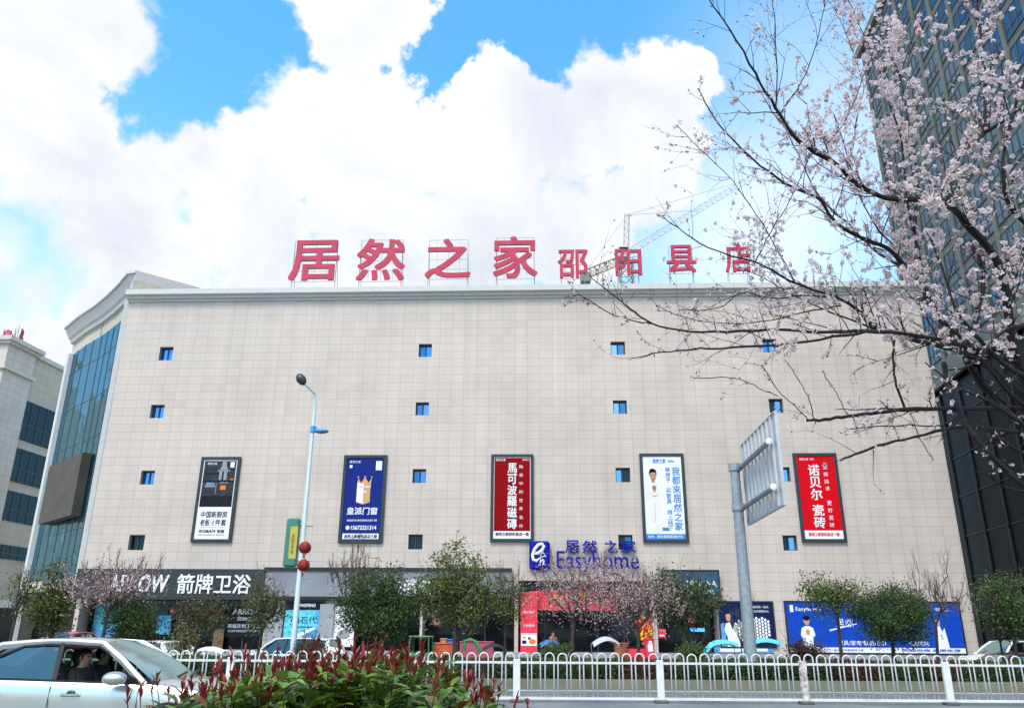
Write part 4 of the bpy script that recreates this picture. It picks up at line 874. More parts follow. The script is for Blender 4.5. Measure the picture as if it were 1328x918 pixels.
# the plate runs from beyond the pole towards the viewer's side
pd_ = Vector((0.058, 1, 0)).normalized()
n0 = at(966, 630, SY + .3)                                   # a point on the plate's far edge
def on_plate(u, v):
    nn = Vector((pd_.y, -pd_.x, 0)); d = ray(u, v); t = (n0 - CAM).dot(nn) / d.dot(nn); return CAM + d * t
cn_ = [on_plate(963, 577), on_plate(1002, 537), on_plate(1021, 652), on_plate(970, 680)]
zt_ = (cn_[0].z + cn_[1].z) / 2; zb_ = (cn_[2].z + cn_[3].z) / 2
yf = (cn_[0].y + cn_[3].y) / 2; yn = (cn_[1].y + cn_[2].y) / 2
nn = Vector((-1, 0.058, 0)).normalized()                     # towards the pole side
def pp(y, z, o=0.0): q = n0 + pd_ * ((y - n0.y) / pd_.y) + nn * o; return Vector((q.x, q.y, z))
def pbox(mb, y0, y1, z0, z1, o0, o1, m=0):
    vs = [pp(y0, z0, o0), pp(y1, z0, o0), pp(y1, z0, o1), pp(y0, z0, o1), pp(y0, z1, o0), pp(y1, z1, o0), pp(y1, z1, o1), pp(y0, z1, o1)]
    mb.add(vs, [(0, 3, 2, 1), (4, 5, 6, 7), (0, 1, 5, 4), (1, 2, 6, 5), (2, 3, 7, 6), (3, 0, 4, 7)], m)
M['alu'] = pm('aluminium', (0.50, 0.53, 0.55), .38, .5, var=.12, scale=3); M['alu_rib'] = pm('aluminium_rib', (0.66, 0.68, 0.69), .4, .3)
mb = MB(); pbox(mb, yn, yf, zb_, zt_, -.03, 0); pbox(mb, yn - .03, yn, zb_ - .03, zt_ + .03, -.05, .04); pbox(mb, yf, yf + .03, zb_ - .03, zt_ + .03, -.05, .04); pbox(mb, yn, yf, zt_, zt_ + .03, -.05, .04); pbox(mb, yn, yf, zb_ - .03, zb_, -.05, .04)
mb.build('plate', M['alu'], sg)
mb = MB(); nr = 9
for k in range(1, nr): y = yn + (yf - yn) * k / nr; pbox(mb, y - .05, y + .05, zb_ + .02, zt_ - .02, 0.001, .05)
mb.build('rib', M['alu_rib'], sg)
for f in (.30, .80):
    z = zt_ + (zb_ - zt_) * f; mb = MB(); mb.tube([pp(yn + .35, z, .16), pp(yf + .2, z, .16), Vector((sb.x - .05, sb.y, z))], .085, 8); mb.lathe([(.20, z - .12), (.20, z + .12)], (sb.x, sb.y, 0), 12); mb.build('arm', M['steel'], sg)
    mb = MB(); p_ = pp(yn + .33, z, .16); mb.ball(p_, .1, .04, .1, 10, 6); mb.build('end_cap', M['white_sign'], sg)

# ------------------------------------------------------------------ white fence along the road
FYD = 20.5
fence = thing('road_fence', 'white steel road fence of hooped bars between square posts', 'fence', (at(670, 908, FYD).x, FYD, 0))
fx = lambda u: at(u, 908, FYD).x
xp = [fx(670), fx(855), fx(1043), fx(1233)]; pitch = (xp[3] - xp[0]) / 3
hz = at(670, 846, FYD).z; railz = at(670, 857, FYD).z
posts = [xp[0] + pitch * k for k in range(-5, 7)]
pw = MB(); pw.rbox(-.085, .085, -.05, .05, .06, railz + .05, .012); pcap = MB(); pcap.rbox(-.16, .16, -.14, .14, .0, .07, .02)
hb = MB(); hs = pitch / 11; hw = hs * .34; pts = [(-hw, 0, .09), (-hw, 0, hz - hw)] + [(-hw * math.cos(a), 0, hz - hw + hw * math.sin(a)) for a in (math.pi * k / 8 for k in range(1, 8))] + [(hw, 0, hz - hw), (hw, 0, .09)]
hb.tube(pts, .017, 6)
hm = None; pm0 = None
rust = pm('chipped_paint', (0.80, 0.82, 0.82), .5, var=.05)
M['rust_post'] = pm('rusty_post', (0.78, 0.80, 0.80), .55, scale=9, c2=(0.22, 0.12, 0.07))
for k, x in enumerate(posts):
    if pm0 is None:
        pm0 = pw.build('post', M['white_paint'], fence); pf0 = pcap.build('foot', pm('fence_foot', (0.10, 0.10, 0.10), .8), pm0); p_ = pm0
    else:
        p_ = pm0.copy(); col.objects.link(p_); p_.parent = fence; q_ = pf0.copy(); col.objects.link(q_); q_.parent = p_
    p_.location = (x - fence.location.x, 0, 0)
    # authored round zero: undo the shift that build() makes
for ob in (pm0, pf0):
    for v in ob.data.vertices: v.co += fence.location
rp = [c for c in fence.children if abs(c.location.x + fence.location.x - xp[2]) < .2][0]; rp.data = rp.data.copy(); rp.data.materials[0] = M['rust_post']; rp['label'] = 'fence post with rust showing through the white paint'
hmesh = None
for k in range(len(posts) - 1):
    x0 = posts[k]; mb = MB(); mb.box(x0 + .09, x0 + pitch - .09, FYD - .02, FYD + .02, .07, .12); mb.box(x0 + .09, x0 + pitch - .09, FYD - .018, FYD + .018, railz - .05, railz)
    pa = mb.build('fence_panel', M['white_paint'], fence)
    for j in range(11):
        if hmesh is None: h_ = hb.build('hoop', M['white_paint'], None, smooth=True); h_.modifiers.clear(); hmesh = h_; h_.parent = pa
        else: h_ = hmesh.copy(); col.objects.link(h_); h_.parent = pa
        h_.rotation_euler = (rnd.uniform(-.012, .012), rnd.uniform(-.014, .014), 0); h_.scale = (1, 1, rnd.uniform(.988, 1.006))
        h_.location = (x0 + hs * (j + .5) - fence.location.x, 0, 0)

# ------------------------------------------------------------------ cars
M['car_glass'] = glass_mat('car_glass', (0.20, 0.30, 0.30), (0.6, 0.75, 0.78), .02, .42)
M['shield_glass'] = glass_mat('windscreen_glass', (0.25, 0.36, 0.34), (0.55, 0.80, 0.84), .14, .55)
M['tyre'] = pm('tyre_rubber', (0.015, 0.015, 0.016), .8); M['rim'] = pm('wheel_rim', (.45, .46, .48), .3, .8)
M['seat'] = pm('seat_fabric', (0.05, 0.048, 0.045), .8, var=.2); M['trim_black'] = pm('black_trim', (0.014, 0.015, 0.017), .35, var=.2)
M['lens'] = pm('lamp_lens', (.6, .63, .65), .1, .1); M['tail'] = pm('tail_lens', (.5, .01, .015), .15); M['chrome'] = pm('chrome', (.7, .72, .74), .15, 1.0)
def paint(name, c, metal=.25): 
    return pm(name, c, .28, metal, var=.05, scale=1.2, coat=.7)
def make_car(label, paint_m, loc, rotz, suv=False, open_front=False, group=None):
    car = thing('parked_car' if not open_front else 'passing_car', label, 'car', loc, rotz, group, local=True)
    up = .22 if suv else 0.0
    S = [(-2.27, .60, .42, .78, .80), (-2.20, .76, .31, .92, .945), (-1.98, .83, .25, .975, 1.01), (-1.62, .868, .22, .97, 1.02), (-1.30, .88, .21, .955, None), (-.6, .886, .2, .94, None), (.2, .886, .2, .92, None),
         (.92, .88, .2, .90, None), (1.10, .875, .2, .885, .955), (1.35, .868, .2, .865, .935), (1.70, .85, .22, .815, .885), (2.02, .79, .26, .72, .80), (2.20, .68, .32, .62, .69), (2.27, .52, .40, .55, .57)]
    if suv: S = [(-2.20, .62, .45, 1.0, 1.02)] + [(x, w_, zl + .05, zb + .12, None) for x, w_, zl, zb, t in S if -2.18 < x < 1.0] + [(x, w_, zl + .06, zb + .16, (t or zb) + .16) for x, w_, zl, zb, t in S if x > 1.0]
    body = MB()
    for sgn in (-1, 1):
        rings = []
        for (x, w_, zl, zb, t) in S:
            rings.append([(x, sgn * w_ * .90, zl), (x, sgn * w_ * .955, zl + .10), (x, sgn * w_ * .975, zl + (zb - zl) * .45), (x, sgn * w_ * 1.0, zl + (zb - zl) * .76), (x, sgn * w_ * .975, zb - .06), (x, sgn * w_ * .93, zb)])
        if sgn > 0: rings = [r[::-1] for r in rings]
        body.loft(rings, 0, False, closed=False)
        for a, b in zip(S, S[1:]):
            if a[4] and b[4]:
                ra, rb = [[(s_[0], sgn * s_[1] * .93, s_[3]), (s_[0], sgn * s_[1] * .75, s_[3] + (s_[4] - s_[3]) * .7), (s_[0], sgn * s_[1] * .4, s_[4] - .006), (s_[0], 0, s_[4])] for s_ in (a, b)]
                rr = [ra, rb] if sgn < 0 else [ra[::-1], rb[::-1]]
                body.loft(rr, 0, False, closed=False)
    for e_, fl in ((S[0], 1), (S[-1], -1)):
        x, w_, zl, zb, t = e_; t = t or zb
        pl = [(x, -w_ * .90, zl), (x, -w_ * .955, zl + .1), (x, -w_ * .995, zb - .1), (x, -w_ * .93, zb), (x, 0, t), (x, w_ * .93, zb), (x, w_ * .995, zb - .1), (x, w_ * .955, zl + .1), (x, w_ * .90, zl)]
        body.add(pl, [tuple(range(len(pl)))])
    zr = 1.465 + up; rw = .60; ze = zr - .075
    wt, wb = (.34, 1.12) if not suv else (.30, 1.05)                       # windscreen top and foot
    rt = -1.0 if not suv else -1.92
    rb_ = -1.66 if not suv else -2.14; rbz = 1.0 if not suv else 1.12
    st = [(wt, zr - .035), (wt - .35, zr - .004), (-.35, zr), (rt + .4, zr - .02), (rt, zr - .075)]
    rings = [[(x, y * rw, z - .012 - .06 * (abs(y) ** 3)) for y in (-1, -.85, -.5, 0, .5, .85, 1)] for x, z in st]
    body.loft([r[::-1] for r in rings], 0, False, closed=False)
    body.loft([[(p[0], p[1], p[2] - .03) for p in r] for r in rings], 0, False, closed=False)
    belt = lambda x: next((a[3] + (b[3] - a[3]) * (x - a[0]) / (b[0] - a[0]) for a, b in zip(S, S[1:]) if a[0] <= x <= b[0]), .95)
    beltw = lambda x: .93 * next((a[1] + (b[1] - a[1]) * (x - a[0]) / (b[0] - a[0]) for a, b in zip(S, S[1:]) if a[0] <= x <= b[0]), .85)
    ab = (.99, beltw(.99), belt(.99))
    for sgn in (-1, 1):
        q = lambda x, y, z: (x, sgn * y, z)
        # front pillar and roof rail in body colour
        body.tube([q(ab[0] + .06, ab[1] - .02, ab[2] - .02), q(.68, .735, belt(.7) + (ze - belt(.7)) * .55), q(wt, rw, zr - .095), q(wt - .4, rw, zr - .07), q(-.35, rw, zr - .068), q(rt + .4, rw, zr - .085), q(rt, rw - .01, zr - .13), q(rb_ + .08, beltw(-1.5) - .03, rbz - .05)], [.05, .048, .045, .04, .04, .045, .06, .11], 6)
        body.add([q(rt + .02, rw + .01, zr - .11), q(rt - .25 if not suv else rt - .05, rw + .08, zr - .3), q(rb_ + .02, beltw(-1.6) + .0, belt(-1.6)), q(-1.15 if not suv else -1.6, beltw(-1.15), belt(-1.15))][::(1 if sgn > 0 else -1)], [(0, 1, 2, 3)])
    o_body = body.build('body', paint_m, car, smooth=True)
    und = MB(); und.box(-2.1, 2.1, -.78, .78, .2, .34); und.box(-1.62, -1.0, -.78, .78, .34, .93); und.box(.75, 1.15, -.80, .80, .34, .935); und.build('underbody', M['black'], car)
    # trims: sill, lower bumper, door seams, window surround
    for sgn in (-1, 1):
        q = lambda x, y, z: (x, sgn * y, z)
        tr = MB()
        tr.tube([q(-.13, beltw(-.13) - .01, belt(-.13)), q(-.20, rw + .02, zr - .1)], .038, 5)
        tr.tube([q(x, beltw(x) + .012, belt(x) + .004) for x in (-1.35, -.8, -.13, .5, ab[0])], .012, 4)
        tr.tube([q(-.13, .889, .26), q(-.13, .893, .6), q(-.13, .875, .86)], .005, 4); tr.tube([q(1.0, .883, .3), q(1.0, .885, .6), q(1.0, .865, .85)], .005, 4)
        tr.tube([q(-1.2, .888, .5), q(-1.1, .889, .7), q(-1.1, .865, .89)], .005, 4)
        tr.tube([q(ab[0] - .02, ab[1] - .0, ab[2] + .01), q(.70, .75, belt(.7) + (ze - belt(.7)) * .50), q(wt - .02, rw + .035, zr - .13), q(-.35, rw + .038, zr - .105), q(rt + .3, rw + .03, zr - .13), q(-1.33 if not suv else -1.85, beltw(-1.3) - .03, belt(-1.3) + .1)], .017, 4)
        tr.add([q(ab[0] + .0, ab[1] + .012, ab[2] + .01), q(.72, .80, belt(.7) + .01), q(.74, .765, belt(.7) + .2)], [(0, 1, 2), (2, 1, 0)])
        tr.build('trim', M['trim_black'], car)
        # side windows
        B0 = q(-.17, beltw(-.13) - .015, belt(-.13)); B1 = q(-.24, rw + .025, zr - .11)
        A0 = q(.90, beltw(.9) - .015, belt(.9)); A1 = q(wt - .1, rw + .03, zr - .115); Am = q(.66, .755, belt(.7) + (ze - belt(.7)) * .5)
        if not (open_front and sgn < 0):
            m_ = MB(); m_.add([B0, A0, Am, A1, B1][::(1 if sgn < 0 else -1)], [(0, 1, 2, 3, 4)]); m_.build('window', M['car_glass'], car)
        C0 = q(-1.28 if not suv else -1.8, beltw(-1.3) - .02, belt(-1.3)); C1 = q(rt + .12, rw + .02, zr - .13)
        m_ = MB(); m_.add([C0, B0, B1, C1][::(1 if sgn < 0 else -1)], [(0, 1, 2, 3)]); m_.build('window', M['car_glass'], car)
        for hx in (.05, -.98):
            m_ = MB(); m_.rbox(hx - .02, hx + .22, (.89 if sgn > 0 else -.925), (.925 if sgn > 0 else -.89), .745, .78, .012); m_.ball((hx + .1, sgn * .872, .775), .07, .02, .045, 10, 6, 1); m_.build('door_handle', [paint_m, M['trim_black']], car, smooth=True)
        mi = MB(); mi.ball((.74, sgn * 1.02, belt(.8) + .065), .155, .12, .085, 14, 10); mi.tube([q(.82, .83, belt(.8) + .01), q(.82, .96, belt(.8) + .02)], .028, 6, 1); mi.build('wing_mirror', [paint_m, M['trim_black']], car, smooth=True)
        hl = MB(); hl.ball((2.0, sgn * .62, .66 + up * .7), .24, .14, .085, 12, 8); hl.build('headlight', M['lens'], car, smooth=True)
        tl = MB(); tl.rbox(-2.25, -2.02, (.50 if sgn > 0 else -.84), (.84 if sgn > 0 else -.50), .72 + up, .90 + up, .05); tl.build('tail_light', M['tail'], car)
    # glass front and back
    gl = MB(); rings = []
    for t in (0, .33, .66, 1):
        x0, z0, w0 = wb + .08, .945 + up * .55, .80; x1, z1, w1 = wt + .01, zr - .05, .575
        bul = .04 * math.sin(math.pi * t)
        rings.append([(x0 + (x1 - x0) * t + (1 - abs(y) ** 2) * .13 * (1 - .55 * t) - .06, y * (w0 + (w1 - w0) * t), z0 + (z1 - z0) * t + bul - .02 * abs(y) ** 2) for y in (-1, -.8, -.5, -.2, 0, .2, .5, .8, 1)])
    gl.loft(rings, 0, False, closed=False); gl.build('windscreen', M['shield_glass'], car, smooth=True)
    wi = MB(); wi.tube([(wb + .16, -.35, .965 + up * .55), (wb + .06, .25, 1.0 + up * .55)], .012, 4); wi.tube([(wb + .17, .15, .965 + up * .55), (wb + .05, .70, 1.0 + up * .55)], .012, 4); wi.build('wiper', M['trim_black'], car)
    gl = MB(); gl.loft([[(rb_ + .02 - (1 - y * y) * .06, y * .78, rbz) for y in (-1, -.5, 0, .5, 1)], [(rt - .02, y * .56, zr - .10 - .02 * abs(y)) for y in (-1, -.5, 0, .5, 1)]], 0, False, closed=False); gl.build('rear_window', M['car_glass'], car)
    se = MB()
    for y in (-.36, .36):
        se.rbox(-.30, .25, y - .25, y + .25, .34, .56, .06); se.tube([(-.2, y, .5), (-.42, y, 1.08)], [.17, .14], 8); se.rbox(-.52, -.40, y - .13, y + .13, 1.1, 1.28, .04)
    se.rbox(-1.15, -.75, -.6, .6, .34, .62, .06); se.rbox(-1.3, -1.1, -.6, .6, .6, 1.06, .06); se.build('seat', M['seat'], car)
    da = MB(); da.rbox(.55, 1.1, -.72, .72, .62, .90, .06); da.build('dashboard', M['trim_black'], car)
    sw = MB(); sw.tube([(.46 + .06 * math.sin(a), .36 + .18 * math.cos(a), .86 + .17 * math.sin(a)) for a in (2 * math.pi * k / 14 for k in range(15))], .014, 5); sw.build('steering_wheel', M['trim_black'], car)
    bp = MB(); bp.rbox(2.20, 2.30, -.5, .5, .44, .53, .03); bp.build('grille', M['trim_black'], car)
    npl = MB(); npl.rbox(-2.31, -2.28, -.22, .22, .62 + up, .74 + up, .01); npl.build('number_plate', M['p_blue'], car)
    for x in (-1.30, 1.42):
        for sgn in (-1, 1):
            ar = MB(); ar.lathe([(.36, -.012), (.36, .012), (.01, .012)], (x, sgn * .885, .33), 20, 0, 'y'); ar.build('wheel_arch', M['black'], car)
            y0 = sgn * .80
            ty = MB(); ty.lathe([(.22, -.10), (.30, -.105), (.32, -.08), (.32, .08), (.30, .105), (.22, .10)], (x, y0 + sgn * .012, .32), 20, 0, 'y'); wh = ty.build('wheel', M['tyre'], car, smooth=True)
            rm = MB(); rm.lathe([(.21, .115), (.19, .10), (.05, .112), (.01, .115)] if sgn < 0 else [(.01, -.115), (.05, -.112), (.19, -.10), (.21, -.115)], (x, y0 + sgn * .012, .32), 16, 0, 'y'); rm.build('rim', M['rim'], wh, smooth=True)
    return car
CARY = 11.95
ca = at(178, 888, 11.1)
silver = make_car('silver white saloon car passing in front of the fence, front window down', paint('silver_paint', (0.60, 0.62, 0.60), .8), (ca.x - .97, CARY, 0.0), 0, open_front=True)
# parked cars beyond the hedge
wcar = paint('white_paint_car', (0.72, 0.74, 0.76), .1)
p_ = at(357, 830, 35); make_car('white off-road car parked behind the hedge next to the lamp post', wcar, (p_.x + .6, 35, -0.35), R(170), suv=True)
p_ = at(212, 830, 36); make_car('white saloon car half hidden behind the green bush near the dark fascia', wcar, (p_.x - .2, 36, -0.30), R(150), suv=False)
p_ = at(1300, 836, 37); make_car('white hatchback parked by the tower at the end of the mall', wcar, (p_.x + .5, 37.5, -0.30), R(-165), suv=True)
p_ = at(1300, 856, 30.5); make_car('dark car with red tail lights parked behind the hedge near the tower', paint('dark_paint', (0.05, 0.035, 0.035), .3), (p_.x + 1.0, 30.8, -0.45), R(5))
p_ = at(84, 818.5, 40); make_car('red car parked behind the saloon car near the side street', paint('red_paint', (0.5, 0.03, 0.06), .1), (p_.x, 41, p_.z - 1.45), R(84))

# ------------------------------------------------------------------ people
def skin_body(J, E_, rad, root):
    """Grow one continuous figure over a skeleton of joints."""
    me = bpy.data.meshes.new('figure'); names = list(J); ix = {k: i for i, k in enumerate(names)}
    me.from_pydata([J[k] for k in names], [(ix[a], ix[b]) for a, b in E_], [])
    ob = bpy.data.objects.new('figure', me); col.objects.link(ob); ob.modifiers.new('skin', 'SKIN'); sd = ob.modifiers.new('sub', 'SUBSURF'); sd.levels = sd.render_levels = 2
    sv = me.skin_vertices[0].data
    for k in names: r_ = rad[k]; sv[ix[k]].radius = (r_, r_) if not isinstance(r_, tuple) else r_
    sv[ix[root]].use_root = True
    m2 = bpy.data.meshes.new_from_object(ob.evaluated_get(bpy.context.evaluated_depsgraph_get()))
    vs = [tuple(v.co) for v in m2.vertices]; fs = [tuple(p.vertices) for p in m2.polygons]
    bpy.data.objects.remove(ob); bpy.data.meshes.remove(me); bpy.data.meshes.remove(m2); return vs, fs
M['skin'] = pm('skin_tone', (0.52, 0.31, 0.22), .5, var=.08, scale=20); M['hair'] = pm('dark_hair', (0.012, 0.010, 0.010), .45)
def person(label, loc, rotz, seated, top_m, leg_m, s=1.0, group=None, hair_long=False):
    o = thing('person', label, 'person', loc, rotz, group, local=True)
    if seated:
        hip = 0; J = dict(pelvis=(0, 0, 0), waist=(-.04, 0, .2), chest=(-.10, 0, .40), neck=(-.09, 0, .54), head=(-.06, 0, .66), crown=(-.06, 0, .76))
        for n, y in (('l', 1), ('r', -1)):
            J.update({n + 'sh': (-.10, y * .17, .47), n + 'el': (.06, y * .22, .24), n + 'wr': (.27, y * .14, .27), n + 'ha': (.36, y * .10, .30), n + 'hip': (.04, y * .1, .0), n + 'kn': (.44, y * .12, .04), n + 'an': (.52, y * .11, -.36), n + 'ft': (.66, y * .11, -.40)})
    else:
        J = dict(pelvis=(0, 0, .93), waist=(0, 0, 1.10), chest=(-.01, 0, 1.30), neck=(0, 0, 1.47), head=(.03, 0, 1.58), crown=(.02, 0, 1.68))
        for n, y in (('l', 1), ('r', -1)):
            J.update({n + 'sh': (-.01, y * .18, 1.39), n + 'el': (-.02, y * .24, 1.13), n + 'wr': (.10, y * .22, .93), n + 'ha': (.15, y * .21, .86), n + 'hip': (0, y * .1, .88), n + 'kn': (.03, y * .1, .48), n + 'an': (-.01, y * .1, .08), n + 'ft': (.14, y * .12, .04)})
    E_ = [('pelvis', 'waist'), ('waist', 'chest'), ('chest', 'neck'), ('neck', 'head'), ('head', 'crown')]
    rad = dict(pelvis=.14, waist=.125, chest=.145, neck=.055, head=.095, crown=.07)
    for n in 'lr':
        E_ += [('chest', n + 'sh'), (n + 'sh', n + 'el'), (n + 'el', n + 'wr'), (n + 'wr', n + 'ha'), ('pelvis', n + 'hip'), (n + 'hip', n + 'kn'), (n + 'kn', n + 'an'), (n + 'an', n + 'ft')]
        rad.update({n + 'sh': .065, n + 'el': .047, n + 'wr': .033, n + 'ha': .035, n + 'hip': .09, n + 'kn': .06, n + 'an': .042, n + 'ft': .04})
    vs, fs = skin_body({k: tuple(c * s for c in v) for k, v in J.items()}, E_, {k: r_ * s for k, r_ in rad.items()}, 'pelvis')
    mb = MB(); nz = J['neck'][2] * s; pz = J['pelvis'][2] * s + .06; wr = J['lwr']
    def zone(f):
        c = [sum(vs[i][k] for i in f) / len(f) for k in range(3)]
        if c[2] > nz - .005 * s: return 0
        for n in 'lr':
            w_ = J[n + 'wr']; h_ = J[n + 'ha']
            if min(math.dist(c, [x * s for x in w_]), math.dist(c, [x * s for x in h_])) < .055 * s: return 0
        return 1 if c[2] > pz - .02 or (seated and c[0] < .0) else 2
    mb.v = vs; mb.f = fs; mb.m = [zone(f) for f in fs]
    b = mb.build('body', [M['skin'], top_m, leg_m], o, smooth=True); b.modifiers.clear()
    H = Vector(J['head']) * s; h = MB()
    h.ball(H + Vector((-.035, 0, .03)) * s, .105 * s, .10 * s, .105 * s, 14, 8)
    if hair_long: h.ball(H + Vector((-.065, 0, -.04)) * s, .07 * s, .095 * s, .14 * s, 12, 8)
    h.build('hair', M['hair'], b, smooth=True)
    fce = MB(); fce.ball(H + Vector((.092, 0, -.005)) * s, .02 * s, .014 * s, .022 * s, 8, 6, 0)
    for y in (-1, 1): fce.ball(H + Vector((.08, y * .034, .018)) * s, .012 * s, .013 * s, .008 * s, 8, 5, 1); fce.ball(H + Vector((-.0, y * .095, 0)) * s, .02 * s, .012 * s, .028 * s, 8, 5, 0)
    fce.ball(H + Vector((.082, 0, -.045)) * s, .012 * s, .025 * s, .007 * s, 8, 5, 2); fce.build('face', [M['skin'], M['hair'], pm('lips', (.4, .12, .1))], b, smooth=True)
    # four fingers and a thumb on each hand
    for n, y in (('l', 1), ('r', -1)):
        hd = MB(); p0 = Vector(J[n + 'ha']) * s; dr = (p0 - Vector(J[n + 'wr']) * s).normalized(); sd_ = Vector((0, 1, 0)); dn = dr.cross(sd_)
        for k, ln in enumerate((.060, .07, .066, .052)):
            a = p0 + sd_ * (k - 1.5) * .018 * s + dr * .02 * s; hd.tube([a, a + dr * ln * .55 * s, a + dr * ln * .8 * s + dn * .018 * s * (1 if dn.z < 0 else -1)], [.009 * s, .0085 * s, .006 * s], 6)
        a = p0 - dr * .02 * s - sd_ * y * .028 * s; hd.tube([a, a - sd_ * y * .025 * s + dr * .03 * s, a - sd_ * y * .022 * s + dr * .055 * s], [.011 * s, .0095 * s, .007 * s], 6); hd.build('hand', M['skin'], b, smooth=True)
    return o
sx, sy = silver.location.x, silver.location.y
person('woman with long dark hair in the passenger seat of the silver car', (sx + .02, sy - .30, .56), R(-25), True, pm('dark_coat', (.03, .03, .035), .8), M['seat'], .95, hair_long=True)
person('small child in a yellow green jacket on the near seat of the silver car', (sx - .26, sy - .58, .58), R(-55), True, pm('lime_jacket', (.42, .52, .10), .8), M['seat'], .62)
person('driver in dark clothes at the wheel of the silver car', (sx - .02, sy + .36, .56), 0, True, pm('driver_coat', (.04, .035, .04), .8), M['seat'], .98)
q_ = at(717, 830, 46); person('person in a brown jacket standing behind the blue scooter canopy', (q_.x, 46, -.1), R(-80), False, pm('brown_jacket', (.30, .12, .08), .8), M['seat'], 1.0)

# ------------------------------------------------------------------ scooters with rain canopies, stalls in front of the shops
def scooter(label, u, v, Y, body_c, can_c, rotz, long=False, gz=-.45):
    p = at(u, v, Y); s = (p.z - gz) / 1.75
    o = thing('scooter', label, 'scooter', (p.x, Y, gz), rotz, 'electric scooters with rain canopies', local=True)
    bm_ = pm('scooter_paint', body_c, .35, coat=.5); cm_ = pm('canopy_cloth', can_c, .5, var=.1)
    b = MB(); b.loft([[(x, -w_, z0), (x, w_, z0), (x, w_ * .8, z1), (x, -w_ * .8, z1)] for x, w_, z0, z1 in ((-.75, .08, .5, .7), (-.5, .17, .35, .74), (-.1, .17, .28, .7), (.05, .15, .25, .36), (.38, .15, .25, .36), (.48, .16, .3, .95), (.60, .10, .5, 1.0))], 0, True); b.build('body', bm_, o)
    b = MB(); b.rbox(-.72, .0, -.15, .15, .74, .84, .05); b.build('seat', M['trim_black'], o)
    b = MB(); b.tube([(.52, -.32, 1.08), (.58, 0, 1.05), (.52, .32, 1.08)], .018, 6); b.tube([(.70, 0, .3), (.56, 0, 1.05)], .03, 6); b.build('handlebar', M['trim_black'], o)
    for x in (-.62, .70):
        b = MB(); b.lathe([(.14, -.05), (.22, -.055), (.235, 0), (.22, .055), (.14, .05)], (x, 0, .235), 16, 0, 'y'); w_ = b.build('wheel', M['tyre'], o); b = MB(); b.lathe([(.01, -.03), (.14, -.035), (.14, .035), (.01, .03)], (x, 0, .235), 12, 0, 'y'); b.build('rim', M['rim'], w_)
    b = MB(); b.tube([(.45, 0, .95), (.50, 0, 1.45)], .016, 5); b.tube([(-.60, 0, .8), (-.62, 0, 1.5)], .016, 5); b.build('canopy_pole', M['rod'], o)
    b = MB(); L_ = 1.5 if long else 1.0; rings = []
    for k in range(9):
        t = k / 8; x = -.75 + (L_ + .2) * t; z = 1.45 + .28 * math.sin(math.pi * (t * .9 + .08)) - (.25 * max(0, t - .75) / .25 if long else 0) + (.12 * (1 - t) if long else 0); w_ = .38 * (1 - .45 * abs(t - .45) * 1.6)
        rings.append([(x, y * w_, z - .18 * y * y) for y in (-1, -.6, -.2, .2, .6, 1)])
    b.loft([r for r in rings], 0, False, closed=False); b.build('canopy', cm_, o, smooth=True)
    o.scale = (s, s, s); return o
scooter('scooter with a black rain canopy between the thin tree and the entrance', 645, 833, 40, (.05, .05, .06), (.012, .012, .014), R(15))
scooter('scooter with a blue rain canopy at the mall entrance', 717, 828, 42, (.1, .12, .2), (.03, .14, .42), R(20))
scooter('scooter with a silver grey rain canopy in the entrance', 780, 824, 40, (.2, .2, .22), (.45, .47, .5), R(195))
scooter('scooter with a swooping cyan canopy under the night blue poster', 935, 830, 38, (.15, .4, .25), (.10, .55, .68), R(188), True)
scooter('scooter with a swooping cyan canopy behind the road sign pole', 990, 828, 38.5, (.3, .35, .35), (.10, .50, .62), R(172), True)
scooter('scooter with a white canopy parked behind the fence near the silver car', 272, 839, 32, (.5, .5, .5), (.75, .78, .8), R(175), True)
scooter('scooter with a white canopy below the lamp post', 424, 839, 32, (.5, .5, .5), (.75, .78, .8), R(185), True)
# green cargo tricycle
p = at(562, 824, 40); tr = thing('cargo_tricycle', 'green cargo tricycle with a small cab parked before the grey fascia', 'tricycle', (p.x, 40, -.45), R(175), local=True); k = (p.z + .45) / 1.7
tg = pm('tricycle_green', (.05, .24, .08), .4, var=.2)
b = MB(); b.loft([[(x, -w_, z0), (x, w_, z0), (x, w_ * .9, z1), (x, -w_ * .9, z1)] for x, w_, z0, z1 in ((.1, .5, .3, 1.0), (.9, .5, .3, 1.0), (1.15, .42, .35, .9))], 0, True); b.rbox(.05, 1.0, -.52, .52, 1.62, 1.7, .04)
for x in (.1, .95):
    for y in (-.47, .47): b.tube([(x, y, .98), (x * .95 + .02, y * .95, 1.64)], .03, 5)
b.build('cab', tg, tr)
b = MB(); b.box(.15, .92, -.475, -.47, 1.0, 1.6); b.box(.98, .985, -.42, .42, 1.0, 1.6); b.build('window', M['car_glass'], tr)
b = MB(); b.box(-1.3, .05, -.6, .6, .45, .52); b.box(-1.3, .05, -.6, -.56, .52, .85); b.box(-1.3, .05, .56, .6, .52, .85); b.box(-1.3, -1.26, -.56, .56, .52, .85); b.build('cargo_bed', tg, tr)
for x, y in ((.9, 0), (-.85, .62), (-.85, -.62)):
    b = MB(); b.lathe([(.14, -.06), (.24, -.065), (.26, 0), (.24, .065), (.14, .06)], (x, y, .26), 16, 0, 'y'); w_ = b.build('wheel', M['tyre'], tr); b = MB(); b.lathe([(.01, -.03), (.14, -.035), (.14, .035), (.01, .03)], (x, y, .26), 12, 0, 'y'); b.build('rim', M['rim'], w_)
tr.scale = (k,) * 3
